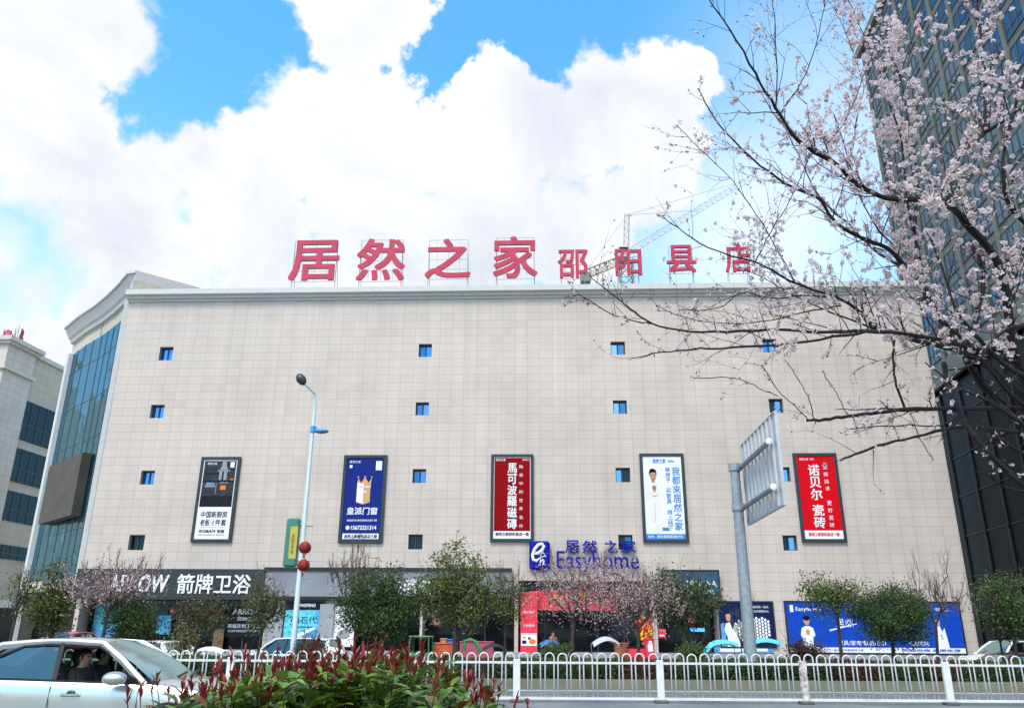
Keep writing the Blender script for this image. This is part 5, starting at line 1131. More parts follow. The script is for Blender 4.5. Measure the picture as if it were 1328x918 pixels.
# red stall, boxes, counter, gift boxes
def crate(name, lab, cat, u0, u1, v0, v1, Y, mat, dep=.8, lid=None, group=None, gz=None):
    a, c = at(u0, v1, Y), at(u1, v0, Y); z0 = a.z if gz is None else gz
    o = thing(name, lab, cat, ((a.x + c.x) / 2, Y, z0), group=group)
    b = MB(); b.rbox(a.x, c.x, Y, Y + dep, z0, c.z, .03); b.build('box', mat, o)
    b = MB(); b.rbox(a.x - .03, c.x + .03, Y - .03, Y + dep + .03, c.z, c.z + .06, .02); b.build('lid', lid or mat, o); return o, a, c
M['stall_red'] = pm('stall_red', (.55, .05, .03), .5, var=.35, scale=3, c2=(.65, .16, .04))
o, a, c = crate('market_stall', 'red printed promotion table with boxes on it in front of the dark shop', 'stall', 561, 592, 835, 850, 40.6, M['stall_red'], 1.0, gz=-.45)
crate('cardboard_box', 'brown cardboard box on the red promotion table', 'box', 571, 579, 829, 833.6, 40.8, pm('cardboard', (.42, .27, .13), .8), .4)
crate('plastic_crate', 'flat blue crate on the red promotion table', 'crate', 580, 592, 830, 833.6, 40.8, pm('crate_blue', (.03, .16, .5), .5), .5)
p = at(612, 834, 41); o = thing('slide_arch', 'green curved pipe arch standing beside the red table', 'pipe arch', (p.x, 41, -.45)); b = MB(); b.tube([at(602, 845, 41), at(602.5, 831, 41), at(610, 829, 41), at(617, 832, 41), at(622, 842, 41), at(623, 848, 41)], .09, 8); b.build('pipe', tg, o, smooth=True); b = MB(); q = at(602, 848, 41); b.rbox(q.x - .2, q.x + 1.1, 40.8, 41.2, -.45, -.35, .03); b.build('base', tg, o)
crate('shop_counter', 'long pinkish red counter behind the green arch', 'counter', 596, 640, 833, 841, 44, pm('counter_red', (.42, .08, .12), .5), .8, gz=-.45)
crate('gift_box', 'open orange and black display box beside the entrance', 'display box', 799, 815, 835, 848, 41, pm('display_orange', (.6, .2, .08), .6, c2=(.05, .03, .03), scale=2.5), .7, gz=-.45)
crate('gift_box', 'pink red display box with black top at the entrance', 'display box', 816, 838, 840, 852, 40, M['p_pinkred'], .8, M['p_black'], gz=-.45)
o, a, c = crate('display_stand', 'tall bright red display stand at the entrance with a white figure printed on it', 'display stand', 838.5, 848.5, 829, 858, 39.6, M['p_pinkred'], .5, gz=-.45)
b = MB(); q = at(843.5, 838, 39.6); b.rbox(q.x - .12, q.x + .12, 39.585, 39.6, q.z - .22, q.z + .1, .005); b.ball((q.x, 39.59, q.z + .17), .08, .01, .09, 10, 6); b.build('print', M['p_white'], o)
p = at(836, 815, 41); o = thing('lucky_tree', 'bushy red and gold festive ornament tree at the entrance', 'decoration', (p.x, 41, -.45))
b = MB(); b.tube([(p.x, 41, -.45), (p.x, 41, p.z + .6)], .04, 6); b.lathe([(.3, -.45), (.25, -.1)], (p.x, 41, 0), 12); b.build('stand', M['p_gold'], o)
b = MB(); rr_ = random.Random(3)
for k in range(260):
    q = Vector((rr_.gauss(0, 1), rr_.gauss(0, 1), rr_.gauss(0, 1))).normalized() * rr_.uniform(.2, 1); c = (p.x + q.x * .45, 41 + q.y * .4, p.z + q.z * .75 - .1); s = rr_.uniform(.04, .09); b.ball(c, s, s * .5, s, 5, 3, rr_.choice((0, 0, 1, 2)))
b.build('ornaments', [M['p_red'], M['p_yellow'], M['p_orange']], o)

# ------------------------------------------------------------------ plants
def leafm(name, a, b, tr=.3, rough=.55):
    if 'leaf' in name: a = tuple(x * .6 for x in a); b = tuple(x * 1.05 for x in b)
    return pm(name, a, rough, c2=b, leaf=True, transl=tr)
M['lf_dark'] = leafm('leaf_dark_green', (.022, .05, .010), (.10, .165, .035)); M['lf_olive'] = leafm('leaf_olive', (.05, .08, .014), (.18, .24, .05)); M['lf_brown'] = leafm('leaf_olive_brown', (.05, .045, .022), (.13, .12, .05))
M['lf_yel'] = leafm('leaf_yellow_olive', (.10, .11, .03), (.32, .30, .12)); M['lf_green'] = leafm('leaf_mid_green', (.03, .07, .02), (.09, .16, .04)); M['lf_red'] = leafm('leaf_red_brown', (.09, .03, .02), (.16, .07, .04))
M['petal'] = leafm('pale_pink_petal', (.62, .40, .42), (.82, .68, .70), .35); M['petal_d'] = leafm('dusky_pink_petal', (.46, .28, .29), (.80, .60, .60), .35); M['bud'] = leafm('dark_red_bud', (.16, .02, .03), (.34, .08, .08), .2)
M['bark'] = pm('bark_brown', (.055, .043, .035), .9, var=.35, scale=12, bump=.5); M['bark_dark'] = pm('dark_bark', (.012, .010, .010), .85, var=.4, scale=25, bump=.5, bscale=80); M['twig'] = pm('twig_brown', (.10, .075, .06), .9, var=.3)
def rv(r_): 
    while True:
        v = Vector((r_.uniform(-1, 1), r_.uniform(-1, 1), r_.uniform(-1, 1)))
        if .01 < v.length < 1: return v.normalized()
def leaf(mb, p, d, n_, ln, wd, m=0):                     # a folded diamond
    s = d.cross(n_); s = s.normalized() if s.length > 1e-5 else d.orthogonal().normalized()
    a = p; b = p + d * ln * .5 + s * wd * .5 + n_ * ln * .06; c = p + d * ln; e = p + d * ln * .5 - s * wd * .5 + n_ * ln * .06
    mb.add((a, b, c, e), ((0, 1, 2), (0, 2, 3)), m)
def street_tree(name, label, u0, u1, vt, vb, ubase, vbase, Y, mats, seed, nclump=60, per=60, ls=.12, trunk_r=.07, sparse=0.0, twigs=40, spiky=0.0, gz=.2, lobes=None, petal=False, cat='tree', group=None, sg=.20):
    """trunk and limbs reach for leaf clumps spread through the crown; u0..u1, vt..vb bound the crown in the photograph"""
    r_ = random.Random(seed); base = at(ubase, vbase, Y); base.z = gz
    a, c = at(u0, (vt + vb) / 2, Y), at(u1, (vt + vb) / 2, Y); zt, zb = at((u0 + u1) / 2, vt, Y).z, at((u0 + u1) / 2, vb, Y).z
    cx, rx, rz, cz = (a.x + c.x) / 2, (c.x - a.x) / 2, (zt - zb) / 2, (zt + zb) / 2
    t = thing(name, label, cat, base, group=group)
    cl = []
    while len(cl) < nclump:
        v = rv(r_) * (r_.random() ** .45); v.x *= .9; v.z *= .92
        f = 1 + .35 * noise.noise(Vector((v.x * 2.2, v.y * 2.2 + seed, v.z * 2.2)))
        p = Vector((cx + v.x * rx * f, Y + v.y * rx * .8 * f, cz + v.z * rz * f))
        if noise.noise(Vector((v.x * 3 + seed, v.y * 3, v.z * 3))) < sparse - .35: continue
        cl.append(p)
    tk = MB(); fork = Vector((base.x * .6 + cx * .4, Y, max(base.z + .3, zb + rz * .15)))
    j = lambda k: Vector((r_.uniform(-k, k), r_.uniform(-k, k), r_.uniform(-k, k)))
    tk.tube([base, base.lerp(fork, .4) + j(.04), fork], [trunk_r * 1.25, trunk_r, trunk_r * .8], 7)
    nodes = [(fork, trunk_r * .8)]
    for k in range(7):
        e = Vector((cx + rx * .65 * math.cos(k * 2.4), Y + rx * .5 * math.sin(k * 2.4), cz + rz * r_.uniform(-.1, .75)))
        pts = [fork + (e - fork) * q + j(.10) * (q > 0) * rx + Vector((0, 0, .12 * rz * math.sin(math.pi * q))) for q in (0, .3, .6, 1)]
        tk.tube(pts, [trunk_r * .55, trunk_r * .42, trunk_r * .3, trunk_r * .15], 5); nodes += [(pts[1], .03), (pts[2], .02), (pts[3], .015)]
    for p in cl:
        nd = min(nodes, key=lambda q: (q[0] - p).length); m_ = (nd[0] + p) / 2 + j(.1)
        tk.tube([nd[0], m_, p], [.018, .012, .006], 4, 1)
    for k in range(twigs):
        p = r_.choice(cl); d = (p - Vector((cx, Y, zb - rz))).normalized() + j(.3); d.z += spiky; d.normalize(); ln = r_.uniform(.3, .9)
        m_ = p + d * ln * .5 + j(.05); tk.tube([p, m_, p + d * ln + j(.08)], [.011, .008, .004], 3, 1)
        if spiky:
            for i in range(2): s_ = m_.lerp(p + d * ln, r_.random() * .6); tk.tube([s_, s_ + (d + j(.7)).normalized() * ln * .4], [.006, .003], 3, 1)
            if petal:
                for i in range(14): q = p + d * ln * r_.random() + j(.05); leaf(tk, q, rv(r_), rv(r_), .05, .05, 2)
    tk.build('trunk', [M['bark'], M['twig'], mats[0]], t)
    if per:
        cr = MB()
        for p in cl:
            m = r_.choice((0, 0, 0, 1) if len(mats) > 1 else (0,)); s = sg * r_.uniform(.8, 1.35)
            for i in range(int(per * r_.uniform(.5, 1.4))):
                q = p + Vector((r_.gauss(0, s), r_.gauss(0, s), r_.gauss(0, s * .8))); d = rv(r_); d.z -= .2
                leaf(cr, q, d.normalized(), rv(r_), ls * r_.uniform(.7, 1.3), ls * (.45 if not petal else .9) * r_.uniform(.8, 1.2), m if r_.random() < .8 else r_.randrange(len(mats)))
        cr.build('crown', mats, t)
    return t
O, D_, Yl, Br, Gn = M['lf_olive'], M['lf_dark'], M['lf_yel'], M['lf_brown'], M['lf_green']
street_tree('street_tree', 'thin loose leaved tree at the corner of the pale commercial block', 14, 48, 738, 800, 10, 836, 27.5, [O, Br], 11, 26, 32, .10, .05, .05, 20)
street_tree('street_tree', 'shaggy olive brown tree before the glass corner of the mall', 44, 98, 722, 836, 66, 845, 29, [O, Br], 12, 60, 60, .12, .10, .0, 30)
street_tree('cherry_tree', 'pink blossoming tree in front of the near black fascia', 84, 215, 722, 800, 128, 846, 27.2, [M['petal_d'], Br, M['petal']], 13, 70, 32, .052, .06, .02, 110, .6, petal=True, sg=.26)
street_tree('round_bush_tree', 'dense round dark green bush tree under the near black fascia', 138, 204, 772, 842, 170, 848, 27.8, [D_, Gn], 14, 64, 150, .085, .07, -.2, 6)
street_tree('street_tree', 'dark thin leaved tree before the shopfront with the wooden panel', 212, 300, 768, 828, 255, 848, 28.2, [Br, D_], 15, 46, 44, .11, .06, 0, 40)
street_tree('shrub', 'yellowish green shrub in front of the dark window by the wooden panel', 228, 252, 812, 846, 240, 850, 27.4, [Yl, O], 16, 26, 50, .08, .03, -.2, 5, cat='shrub')
street_tree('street_tree', 'vase shaped olive tree between the near black fascia and the lamp post', 318, 374, 746, 826, 334, 848, 27.6, [O, Br], 17, 48, 40, .10, .05, .02, 60, .7)
street_tree('street_tree', 'biggest dark green tree, broad crown in front of the grey fascia', 440, 540, 738, 834, 486, 850, 27.6, [D_, Gn], 18, 120, 160, .095, .09, -.12, 20)
street_tree('bare_tree', 'leafless twiggy tree rising behind the broad dark green tree', 424, 516, 712, 790, 478, 848, 28.2, [Br, Br], 19, 60, 0, .1, .05, -.2, 120, .9)
street_tree('street_tree', 'tall yellow olive tree with pale leaf tips before the grey fascia', 536, 646, 708, 818, 590, 850, 27.2, [O, Yl, D_], 20, 95, 80, .12, .08, .0, 30)
street_tree('street_tree', 'slim sparse tree between the yellow olive tree and the entrance', 628, 684, 742, 812, 655, 850, 27.9, [O, Br], 21, 36, 44, .10, .05, .05, 40, .5)
street_tree('cherry_tree', 'broad pink blossoming tree hiding the mall entrance', 676, 832, 724, 812, 738, 850, 27.3, [M['petal_d'], Br, M['petal']], 22, 105, 42, .052, .07, -.05, 170, .7, petal=True, sg=.28)
street_tree('cherry_tree', 'brownish blossoming tree with many forked stems beside the teal shop sign', 776, 884, 742, 824, 826, 850, 26.9, [M['petal_d'], Br, M['petal']], 23, 75, 30, .052, .06, -.02, 120, .6, petal=True, sg=.26)
street_tree('street_tree', 'dark green tree leaning over the teal shop sign', 832, 930, 736, 818, 890, 850, 28.1, [D_, Gn, Br], 24, 70, 60, .12, .07, .02, 30)
street_tree('sapling', 'bare whip like sapling beside the road sign pole', 940, 984, 790, 835, 960, 850, 27.5, [Br, Br], 25, 8, 0, .1, .02, -.3, 12, .8)
street_tree('street_tree', 'olive tree with gaps in its crown before the blue billboard', 1036, 1124, 742, 802, 1094, 852, 27.4, [O, D_, Gn], 26, 56, 48, .11, .06, .06, 30)
street_tree('round_tree', 'dense round dark green tree in front of the blue billboard', 1106, 1208, 760, 836, 1158, 856, 27.3, [D_, Gn], 27, 110, 170, .085, .07, -.25, 6)
street_tree('bare_tree', 'leafless forked tree in front of the end of the blue billboard', 1170, 1262, 734, 816, 1216, 856, 27.6, [Br, Br], 28, 50, 0, .1, .05, -.2, 90, .9)
street_tree('street_tree', 'green tree in front of the dark tower foot', 1272, 1350, 738, 836, 1318, 856, 27.2, [Gn, O], 29, 70, 80, .11, .07, -.1, 30)
street_tree('street_tree', 'thin bare branched tree beside the green tower tree', 1262, 1330, 790, 836, 1300, 856, 28.0, [Br, Br], 30, 30, 0, .1, .04, -.2, 50, .7)
# low planting behind the kerb
def shrub_run(mb, x0, x1, y0, y1, z0, z1, seed, n, ls, nm):
    r_ = random.Random(seed)
    for i in range(n):
        x, y = r_.uniform(x0, x1), r_.uniform(y0, y1); t = abs((y - (y0 + y1) / 2) / ((y1 - y0) / 2)); h = (z1 - z0) * (1 - .25 * t ** 3) * (1 + .10 * noise.noise(Vector((x * 1.3, y, seed))))
        side = r_.random() < .5
        z = z0 + h * (r_.random() if side else 1 - .12 * r_.random())
        if side: y = y0 + .12 * r_.random() + .1 * noise.noise(Vector((x * 2, z * 3, 4)))
        zone = noise.noise(Vector((x * .35, 3.3, seed)))
        m = nm(zone, r_)
        d = rv(r_); d.z = abs(d.z); leaf(mb, Vector((x, y, z)), d.normalized(), rv(r_), ls * r_.uniform(.7, 1.3), ls * .5, m)
hd = MB(); shrub_run(hd, -22, 24, 25.55, 27.0, .2, .80, 5, 42000, .09, lambda z, r_: (0 if z > .05 else (1 if z > -.2 else 2)) if r_.random() < .8 else r_.randrange(3))
hg = thing('clipped_hedge', 'low clipped hedge of green and reddish brown leaves behind the far kerb', 'hedge', (0, 26, .2)); hd.build('foliage', [Gn, D_, M['lf_red']], hg)
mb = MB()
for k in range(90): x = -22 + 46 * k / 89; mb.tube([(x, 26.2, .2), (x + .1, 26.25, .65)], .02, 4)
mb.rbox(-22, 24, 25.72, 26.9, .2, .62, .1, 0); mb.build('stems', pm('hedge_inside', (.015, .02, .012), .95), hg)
for i, (u0, u1, vt, lab) in enumerate(((1024, 1072, 831, 'domed red brown shrub by the rusty fence post'), (696, 742, 836, 'low domed green shrub in front of the entrance'), (378, 426, 829, 'domed brown shrub at the foot of the lamp post'), (880, 915, 836, 'small olive shrub below the dark shop corner'))):
    street_tree('shrub', lab, u0, u1, vt, 858, (u0 + u1) / 2, 858, 26.6 + .25 * (i % 2), [[M['lf_red'], Br], [Gn, O], [Br, M['lf_red']], [O, Gn]][i], 40 + i, 46, 60, .08, .03, -.35, 6, cat='shrub', sg=.13)

# ------------------------------------------------------------------ blossoming plum tree close by: limbs guided, twigs grown
r_ = random.Random(99)
LIMBS = [  # (u, v, distance), thick end first, start and end radius
    ([(1420, 760, 6.0), (1395, 640, 6.0), (1352, 540, 6.0), (1318, 460, 5.9), (1307, 400, 5.8), (1296, 345, 5.7), (1262, 300, 5.6), (1230, 266, 5.5), (1200, 259, 5.4), (1150, 257, 5.3), (1111, 238, 5.2), (1079, 209, 5.1), (1035, 183, 5.0), (1006, 140, 4.9), (980, 96, 4.8), (948, 40, 4.7), (920, 0, 4.6)], .15, .006),
    ([(1230, 267, 5.5), (1231, 240, 5.6), (1245, 197, 5.8), (1276, 173, 5.9), (1277, 110, 6.0), (1275, 70, 6.1), (1268, 8, 6.2), (1262, -40, 6.3)], .045, .016),
    ([(1276, 173, 5.9), (1305, 155, 5.7), (1340, 130, 5.6)], .035, .02),
    ([(1352, 540, 6.0), (1290, 480, 6.2), (1240, 440, 6.3), (1205, 390, 6.4), (1196, 363, 6.4), (1174, 345, 6.3), (1150, 321, 6.2), (1116, 308, 6.1), (1079, 284, 6.0), (1063, 258, 5.9), (1022, 240, 5.8), (975, 205, 5.7), (930, 160, 5.6), (905, 115, 5.6)], .11, .006),
    ([(1174, 345, 6.3), (1140, 330, 6.5), (1100, 290, 6.6), (1062, 255, 6.7), (1035, 200, 6.8), (1010, 150, 6.9)], .03, .005),
    ([(1290, 480, 6.2), (1240, 455, 6.0), (1190, 442, 5.8), (1137, 426, 5.7), (1110, 400, 5.6), (1077, 383, 5.5), (1032, 368, 5.4), (1006, 353, 5.3), (980, 340, 5.2), (918, 322, 5.1), (880, 296, 5.0), (858, 280, 5.0)], .06, .004),
    ([(1318, 470, 5.9), (1250, 448, 5.6), (1190, 436, 5.4), (1137, 429, 5.3), (1080, 431, 5.2), (1020, 428, 5.1), (960, 430, 5.0), (895, 430, 4.9), (844, 419, 4.9), (818, 400, 4.8), (790, 380, 4.8), (764, 356, 4.8)], .055, .004),
    ([(844, 419, 4.9), (828, 417, 4.9), (787, 405, 4.9), (757, 385, 4.9), (742, 384, 4.9)], .010, .004),
    ([(1190, 436, 5.4), (1137, 430, 5.2), (1080, 437, 5.1), (1007, 448, 5.0), (936, 451, 4.9), (900, 453, 4.8), (859, 457, 4.8), (818, 464, 4.8)], .03, .004),
    ([(1077, 383, 5.5), (1040, 384, 5.4), (1000, 386, 5.4), (960, 380, 5.3), (930, 400, 5.3), (880, 402, 5.3)], .013, .004),
    ([(1137, 428, 5.7), (1090, 410, 5.9), (1040, 388, 6.0), (1000, 366, 6.0), (955, 345, 6.0)], .02, .004),
    ([(1090, 396, 5.6), (1045, 405, 5.6), (1000, 416, 5.5), (945, 420, 5.5), (890, 412, 5.5), (850, 395, 5.5)], .013, .003),
    ([(1390, 620, 6.1), (1345, 540, 6.1), (1320, 530, 6.0), (1240, 530, 5.8), (1174, 531, 5.6), (1140, 535, 5.5), (1100, 539, 5.4), (1070, 544, 5.3), (1046, 545, 5.3)], .05, .013),
    ([(1174, 531, 5.6), (1130, 530, 5.5), (1085, 531, 5.5)], .014, .005),
    ([(1320, 560, 6.0), (1275, 555, 5.9), (1242, 554, 5.8), (1200, 563, 5.7), (1148, 575, 5.6), (1115, 586, 5.5), (1090, 597, 5.5)], .032, .010),
    ([(1222, 553, 5.7), (1180, 551, 5.7), (1140, 553, 5.6), (1102, 556, 5.6)], .012, .005),
    ([(1160, 440, 5.6), (1158, 470, 5.6), (1163, 500, 5.6), (1174, 530, 5.6)], .016, .014),
    ([(1224, 470, 5.9), (1230, 505, 5.8), (1263, 565, 5.7), (1300, 605, 5.7), (1340, 640, 5.7)], .035, .03),
    ([(1250, 460, 6.2), (1275, 500, 6.4), (1330, 545, 6.5)], .04, .05),
    ([(1307, 400, 5.8), (1310, 370, 6.0), (1322, 340, 6.1), (1340, 300, 6.2)], .07, .05),
    ([(1250, 448, 5.6), (1270, 400, 5.7), (1275, 350, 5.8), (1262, 320, 5.9)], .04, .02),
    ([(1196, 363, 6.4), (1187, 300, 6.4), (1190, 232, 6.4), (1180, 170, 6.4), (1174, 131, 6.4), (1166, 97, 6.4), (1153, 65, 6.5), (1150, 20, 6.5)], .028, .006),
    ([(1168, 100, 6.4), (1180, 60, 6.4), (1197, 5, 6.4)], .012, .006),
    ([(1196, 350, 6.4), (1175, 250, 6.2), (1169, 183, 6.1), (1148, 115, 6.0), (1137, 79, 6.0), (1118, 40, 6.0), (1098, -5, 6.0)], .022, .005),
    ([(1079, 284, 6.0), (1100, 220, 6.0), (1112, 150, 6.0), (1118, 100, 6.0), (1082, 10, 6.0)], .012, .004),
    ([(1006, 140, 4.9), (1008, 90, 4.9), (1004, 20, 4.9), (998, -10, 4.9)], .010, .004),
    ([(1012, 148, 4.9), (1040, 105, 4.8), (1058, 60, 4.8), (1070, 0, 4.7)], .010, .004),
    ([(1079, 209, 5.1), (1064, 170, 5.0), (1074, 186, 5.0)], .01, .006),
    ([(1160, 321, 6.2), (1120, 268, 6.0), (1086, 160, 5.9), (1075, 145, 5.8)], .014, .006),
    ([(1072, 186, 5.1), (1095, 160, 5.1), (1120, 100, 5.1), (1135, 60, 5.1)], .008, .004),
    ([(980, 340, 5.2), (1000, 300, 5.2), (1025, 260, 5.2), (1050, 200, 5.2)], .010, .004),
    ([(1032, 368, 5.4), (1000, 310, 5.4), (975, 270, 5.4), (950, 235, 5.4), (905, 190, 5.4), (880, 165, 5.4)], .010, .003),
    ([(1048, 545, 5.3), (1030, 525, 5.2), (1008, 505, 5.2), (988, 473, 5.2)], .008, .003),
    ([(1055, 543, 5.3), (1050, 520, 5.3), (1036, 495, 5.3), (1019, 467, 5.3)], .008, .003),
    ([(1100, 539, 5.4), (1088, 515, 5.4), (1078, 500, 5.4), (1066, 480, 5.4)], .007, .003),
    ([(1010, 514, 5.2), (985, 503, 5.2), (950, 490, 5.2), (897, 490, 5.2)], .006, .003),
    ([(1180, 534, 5.6), (1190, 560, 5.6), (1200, 580, 5.6), (1211, 597, 5.6)], .006, .002),
    ([(1340, 640, 6.2), (1300, 630, 6.1), (1280, 615, 6.0), (1262, 612, 6.0)], .03, .006),
    ([(1345, 300, 5.2), (1310, 270, 5.1), (1300, 220, 5.0), (1310, 160, 5.0), (1330, 100, 5.0)], .03, .015),
    ([(1352, 545, 6.0), (1300, 500, 5.8), (1262, 452, 5.7), (1225, 420, 5.7), (1200, 390, 5.8), (1190, 350, 5.9)], .06, .012),
    ([(1345, 500, 5.6), (1300, 470, 5.5), (1270, 440, 5.4), (1240, 400, 5.3), (1215, 330, 5.3), (1200, 300, 5.3)], .05, .008),
    ([(1340, 560, 5.4), (1290, 525, 5.3), (1240, 500, 5.2), (1200, 470, 5.2)], .035, .006), ([(1345, 600, 5.6), (1305, 575, 5.5), (1285, 560, 5.5), (1250, 545, 5.4)], .03, .006),
    ([(1345, 420, 5.0), (1300, 430, 5.0), (1265, 470, 5.0), (1230, 480, 5.0)], .03, .008),
]
tb = Vector(at(1420, 760, 6.0)); tb.z = .02
plum = thing('plum_tree', 'near plum tree with dark spreading limbs and pale pink blossom reaching across the mall front', 'tree', tb)
tk = MB(); tk.tube([tb - Vector((0, 0, .05)), tb + Vector((.02, .02, .35)), (Vector(at(1420, 760, 6.0)) + tb) / 2 + Vector((.05, 0, 0)), at(1412, 720, 6.0)], [.17, .11, .09, .07], 9)
lm = MB(); tw = MB(); fl = MB(); bd = MB()
def flower(p, s):
    n_ = rv(r_); n_.z -= .1; n_.normalize(); a = n_.orthogonal().normalized(); b = n_.cross(a); ph = r_.random() * 6.28
    for k in range(5):
        t = ph + k * 1.2566; d = a * math.cos(t) + b * math.sin(t); q = -a * math.sin(t) + b * math.cos(t)
        e = p + d * s * .52 + n_ * s * .22
        fl.add((p + d * s * .06, p + d * s * .32 + q * s * .22 + n_ * s * .14, e, p + d * s * .32 - q * s * .22 + n_ * s * .14), ((0, 1, 2), (0, 2, 3)), 0)
    bd.add([p - n_ * s * .1 + a * s * .09, p - n_ * s * .1 - a * s * .05 + b * s * .08, p - n_ * s * .1 - a * s * .05 - b * s * .08, p + n_ * s * .07], ((0, 1, 3), (1, 2, 3), (2, 0, 3), (0, 2, 1)), 0)
def bud(p, s):
    d = rv(r_); a = d.orthogonal().normalized() * s * .3; b = d.cross(a)
    bd.add([p, p + d * s * .5 + a, p + d * s * .5 + b, p + d * s * .5 - a, p + d * s * .5 - b, p + d * s], ((0, 1, 2), (0, 2, 3), (0, 3, 4), (0, 4, 1), (5, 2, 1), (5, 3, 2), (5, 4, 3), (5, 1, 4)), 0)
def dress(p, u, v):
    """blossom is thick towards the trunk and thin at the low left tips"""
    k = min(1.0, max(.0, (u - 820) / 360)) 
    if u > 1150 and v < 360: k *= 1.5
    if v > 455: k *= .35
    if v > 520 and u > 1180: k *= .7
    if v < 110 and u < 1090: k *= .35
    if u < 935 and v < 330: k *= .35
    x = r_.random(); cl_ = noise.noise(p * 2.6) + .35 * noise.noise(p * 9.0)
    if x < (.20 + .72 * k) * (.47 + 1.3 * max(-.25, min(.7, cl_ + .12))):
        for i in range(r_.choice((1, 1, 2, 3, 4)) if k > .35 else r_.choice((1, 1, 2))):
            flower(p + rv(r_) * .022 * r_.random(), r_.uniform(.026, .042) * (.85 + .25 * k))
    if r_.random() < .30: bud(p + rv(r_) * .01, r_.uniform(.012, .024))
FILL = 0.9
def twig(p, d, ln, rad, lvl):
    n = max(3, int(ln / .09)); pts = [p]; dd = d.copy()
    for i in range(n):
        dd = (dd + rv(r_) * .22 + Vector((0, 0, .05))).normalized(); pts.append(pts[-1] + dd * ln / n)
    tw.tube(pts, [rad * .85 * (1 - .8 * i / n) for i in range(n + 1)], 4 if rad > .004 else 3, 0)
    for i, q in enumerate(pts[1:]):
        u, v = to_px(q)
        for k in range(2):
            if r_.random() < .62 * FILL: dress(q.lerp(pts[i], r_.random()), u, v)
        if lvl > 0 and r_.random() < .46:
            s = (dd.cross(rv(r_)) + dd * .7 + Vector((0, 0, .12))).normalized(); twig(q, s, ln * r_.uniform(.3, .6), rad * .6, lvl - 1)
for pts, ra, rb in LIMBS:
    P_ = [at(*q) for q in pts]; Q = []
    for i in range(len(P_) - 1):                          # smooth the guide a little and roughen it
        p0, p1, p2, p3 = P_[max(i - 1, 0)], P_[i], P_[i + 1], P_[min(i + 2, len(P_) - 1)]
        for k in range(4):
            t = k / 4; Q.append(.5 * ((2 * p1) + (p2 - p0) * t + (2 * p0 - 5 * p1 + 4 * p2 - p3) * t * t + (3 * p1 - p0 - 3 * p2 + p3) * t ** 3) + rv(r_) * .006)
    Q.append(P_[-1]); n = len(Q)
    ra2 = ra * (.39 if ra > .05 else .55); rr = [max(.003, (ra2 + (rb * .7 - ra2) * (i / (n - 1)) ** .6) * r_.uniform(.9, 1.12)) for i in range(n)]
    lm.tube(Q, rr, 7 if ra > .02 else 5)
    L_ = 0
    for i in range(1, n):
        t = (Q[i] - Q[i - 1]); ln = t.length; t.normalize(); u, v = to_px(Q[i])
        if rr[i] > .085: continue
        low = v > 470
        for k in range(int(ln / .085 + r_.random())):
            if r_.random() < (.30 if low else .86):
                d = (t * r_.uniform(.2, .9) + t.cross(rv(r_)) * 1.0 + Vector((0, 0, .45 if not low else -.05))).normalized()
                twig(Q[i - 1].lerp(Q[i], r_.random()), d, r_.uniform(.12, .62) * (.55 if low else 1.0) * (1.0 if u > 930 else .55), max(.003, min(.008, rr[i] * .5)), 2 if not low else 1)
        if rr[i] < .02:
            for k in range(2):
                if r_.random() < .5: dress(Q[i] + rv(r_) * rr[i], u, v)
tk.build('trunk', M['bark_dark'], plum, smooth=True); lm.build('limbs', M['bark_dark'], plum); tw.build('twigs', pm('plum_twig', (.03, .018, .018), .8, var=.3), plum)
M['plum_petal'] = leafm('plum_petal', (.78, .62, .63), (.95, .90, .90), .5); fl.build('blossom', M['plum_petal'], plum); bd.build('buds', M['bud'], plum)
print('plum', len(fl.f) // 10, 'flowers', len(tw.f), 'twig faces')

# ------------------------------------------------------------------ photinia bush right in front: green leaves, red shoots
r_ = random.Random(5)
M['ph_green'] = pm('photinia_leaf', (.04, .10, .012), .35, c2=(.20, .34, .05), leaf=True, transl=.2); M['ph_red'] = pm('photinia_shoot', (.12, .006, .010), .45, c2=(.30, .03, .025), leaf=True, transl=.2); M['ph_young'] = pm('photinia_young_leaf', (.16, .035, .015), .3, c2=(.20, .16, .03), leaf=True, transl=.2)
bx, by = at(430, 900, 3.7).x, 3.75
ph = thing('photinia_bush', 'glossy green photinia bush with upright dark red shoots at the roadside', 'bush', (bx, by, .02))
sm = MB(); gl_ = MB(); rd = MB()
def blade(mb, p, d, ln, wd, m=0, fold=.25, curl=.25):
    up = Vector((0, 0, 1)); s = d.cross(up); s = s.normalized() if s.length > .05 else Vector((1, 0, 0)); n_ = s.cross(d).normalized(); vs = []; fs = []
    for i, (t, k) in enumerate(((0, .08), (.18, .50), (.42, .92), (.66, 1.0), (.88, .60), (1, .04))):
        c = p + d * ln * t - n_ * ln * curl * t * t; w_ = s * wd * .5 * k; f = n_ * wd * .5 * k * fold
        vs += [c - w_ + f, c, c + w_ + f]
    for i in range(5): a = i * 3; fs += [(a, a + 1, a + 4, a + 3), (a + 1, a + 2, a + 5, a + 4)]
    mb.add(vs, fs, m)
def top_v(u):
    ks = [(120, 925), (190, 912), (225, 908), (262, 896), (300, 882), (350, 872), (400, 864), (450, 856), (500, 851), (545, 853), (580, 872), (620, 893), (660, 915), (700, 935)]
    for (a, va), (b, vb) in zip(ks, ks[1:]):
        if a <= u <= b: return va + (vb - va) * (u - a) / (b - a)
    return 930
stems = []
for k in range(460):
    Y = r_.uniform(3.0, 4.9); u = r_.triangular(150, 690, 430); v = top_v(u) + 7 + (12 * abs(Y - 3.9)) + r_.uniform(-4, 26)
    if u < 260 and r_.random() < .6: continue
    stems.append((u, v, Y))
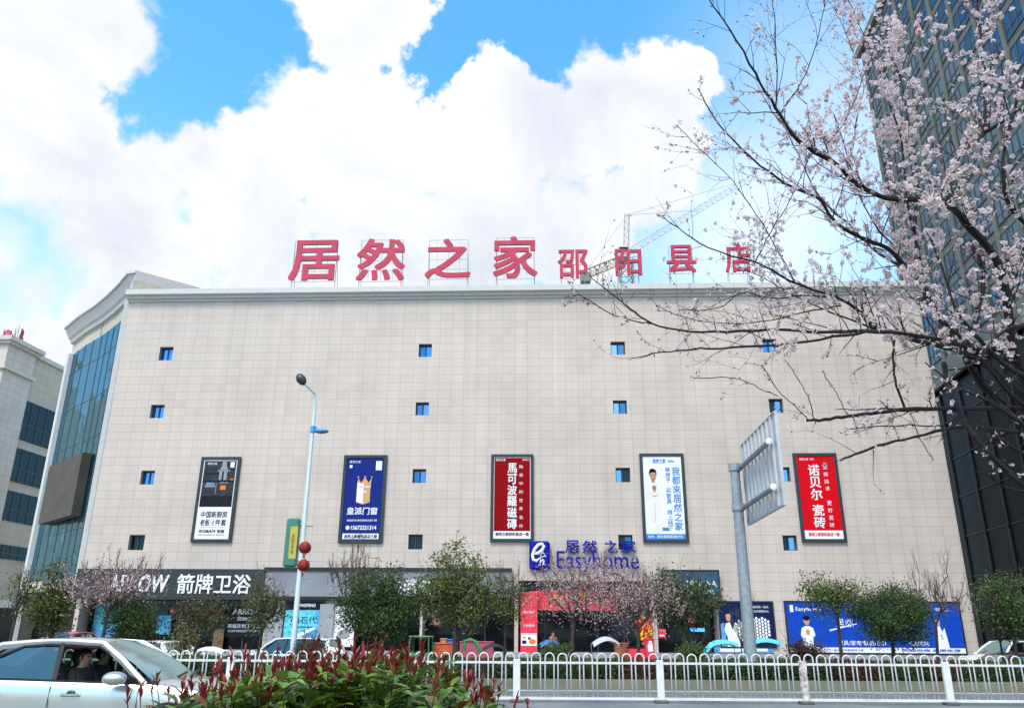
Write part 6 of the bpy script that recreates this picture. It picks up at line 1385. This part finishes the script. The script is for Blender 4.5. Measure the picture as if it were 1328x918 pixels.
for q in range(26):
    u = r_.uniform(215, 640); stems.append((u, top_v(u) + r_.uniform(-2, 22), r_.uniform(3.2, 4.6)))
NX = 46
for (u, v, Y) in ((166, 905, 3.8), (182, 893, 3.9), (205, 882, 3.9), (197, 885, 4.2), (248, 884, 3.9), (262, 880, 4.0), (299, 848, 4.1), (276, 872, 4.0), (315, 852, 4.0), (358, 850, 4.0), (470, 842, 4.3), (485, 832, 4.2), (492, 838, 4.3), (520, 858, 4.1), (545, 862, 4.1), (622, 878, 4.4), (610, 897, 4.2), (645, 897, 4.3), (668, 908, 4.3), (684, 912, 4.2)): stems.append((u, v + 16, Y))
for i, (u, v, Y) in enumerate(stems):
    p = at(u, v, Y); b = Vector((bx + (p.x - bx) * .55, by + (p.y - by) * .6, .02)); m_ = b.lerp(p, .6) + rv(r_) * .05
    sm.tube([b, m_, p], [.008, .004, .002], 5)
    ax = (p - m_).normalized(); ax = (ax + Vector((0, 0, .6)) + rv(r_) * .25).normalized()
    extra = i >= len(stems) - NX or len(stems) - i <= 20
    nl = r_.randrange(15, 23) if not extra else 3
    for k in range(nl):
        t = r_.random() ** 1.4; q = p - (p - m_) * t * .9 + rv(r_) * .02; a = k * 2.4 + r_.random(); d = (Vector((math.cos(a), math.sin(a), r_.uniform(0, 1.3)))).normalized(); ln = r_.uniform(.042, .10)
        blade(gl_, q, d, ln, ln * r_.uniform(.42, .54), 0 if r_.random() < .93 else 1, .3, r_.uniform(.1, .5))
    if extra or r_.random() < .54:
        ht = r_.uniform(.015, .06) if not extra else r_.uniform(.06, .09); q0 = p; sm.tube([q0, q0 + ax * ht], [.003, .0018], 4, 1)
        for k in range(r_.randrange(6, 12)):
            t = r_.random(); a = k * 2.4; sp = r_.uniform(.15, .55); o_ = ax.orthogonal().normalized(); d = (ax + (o_ * math.cos(a) + ax.cross(o_) * math.sin(a)) * sp).normalized(); ln = r_.uniform(.024, .056)
            blade(rd, q0 + ax * ht * t, d, ln, ln * r_.uniform(.22, .34), 0 if r_.random() < .85 else 1, .5, r_.uniform(-.15, .25))
sm.build('stems', [M['bark'], M['ph_red']], ph); gl_.build('leaves', [M['ph_green'], M['ph_young']], ph, smooth=False); rd.build('shoots', [M['ph_red'], M['ph_young']], ph)
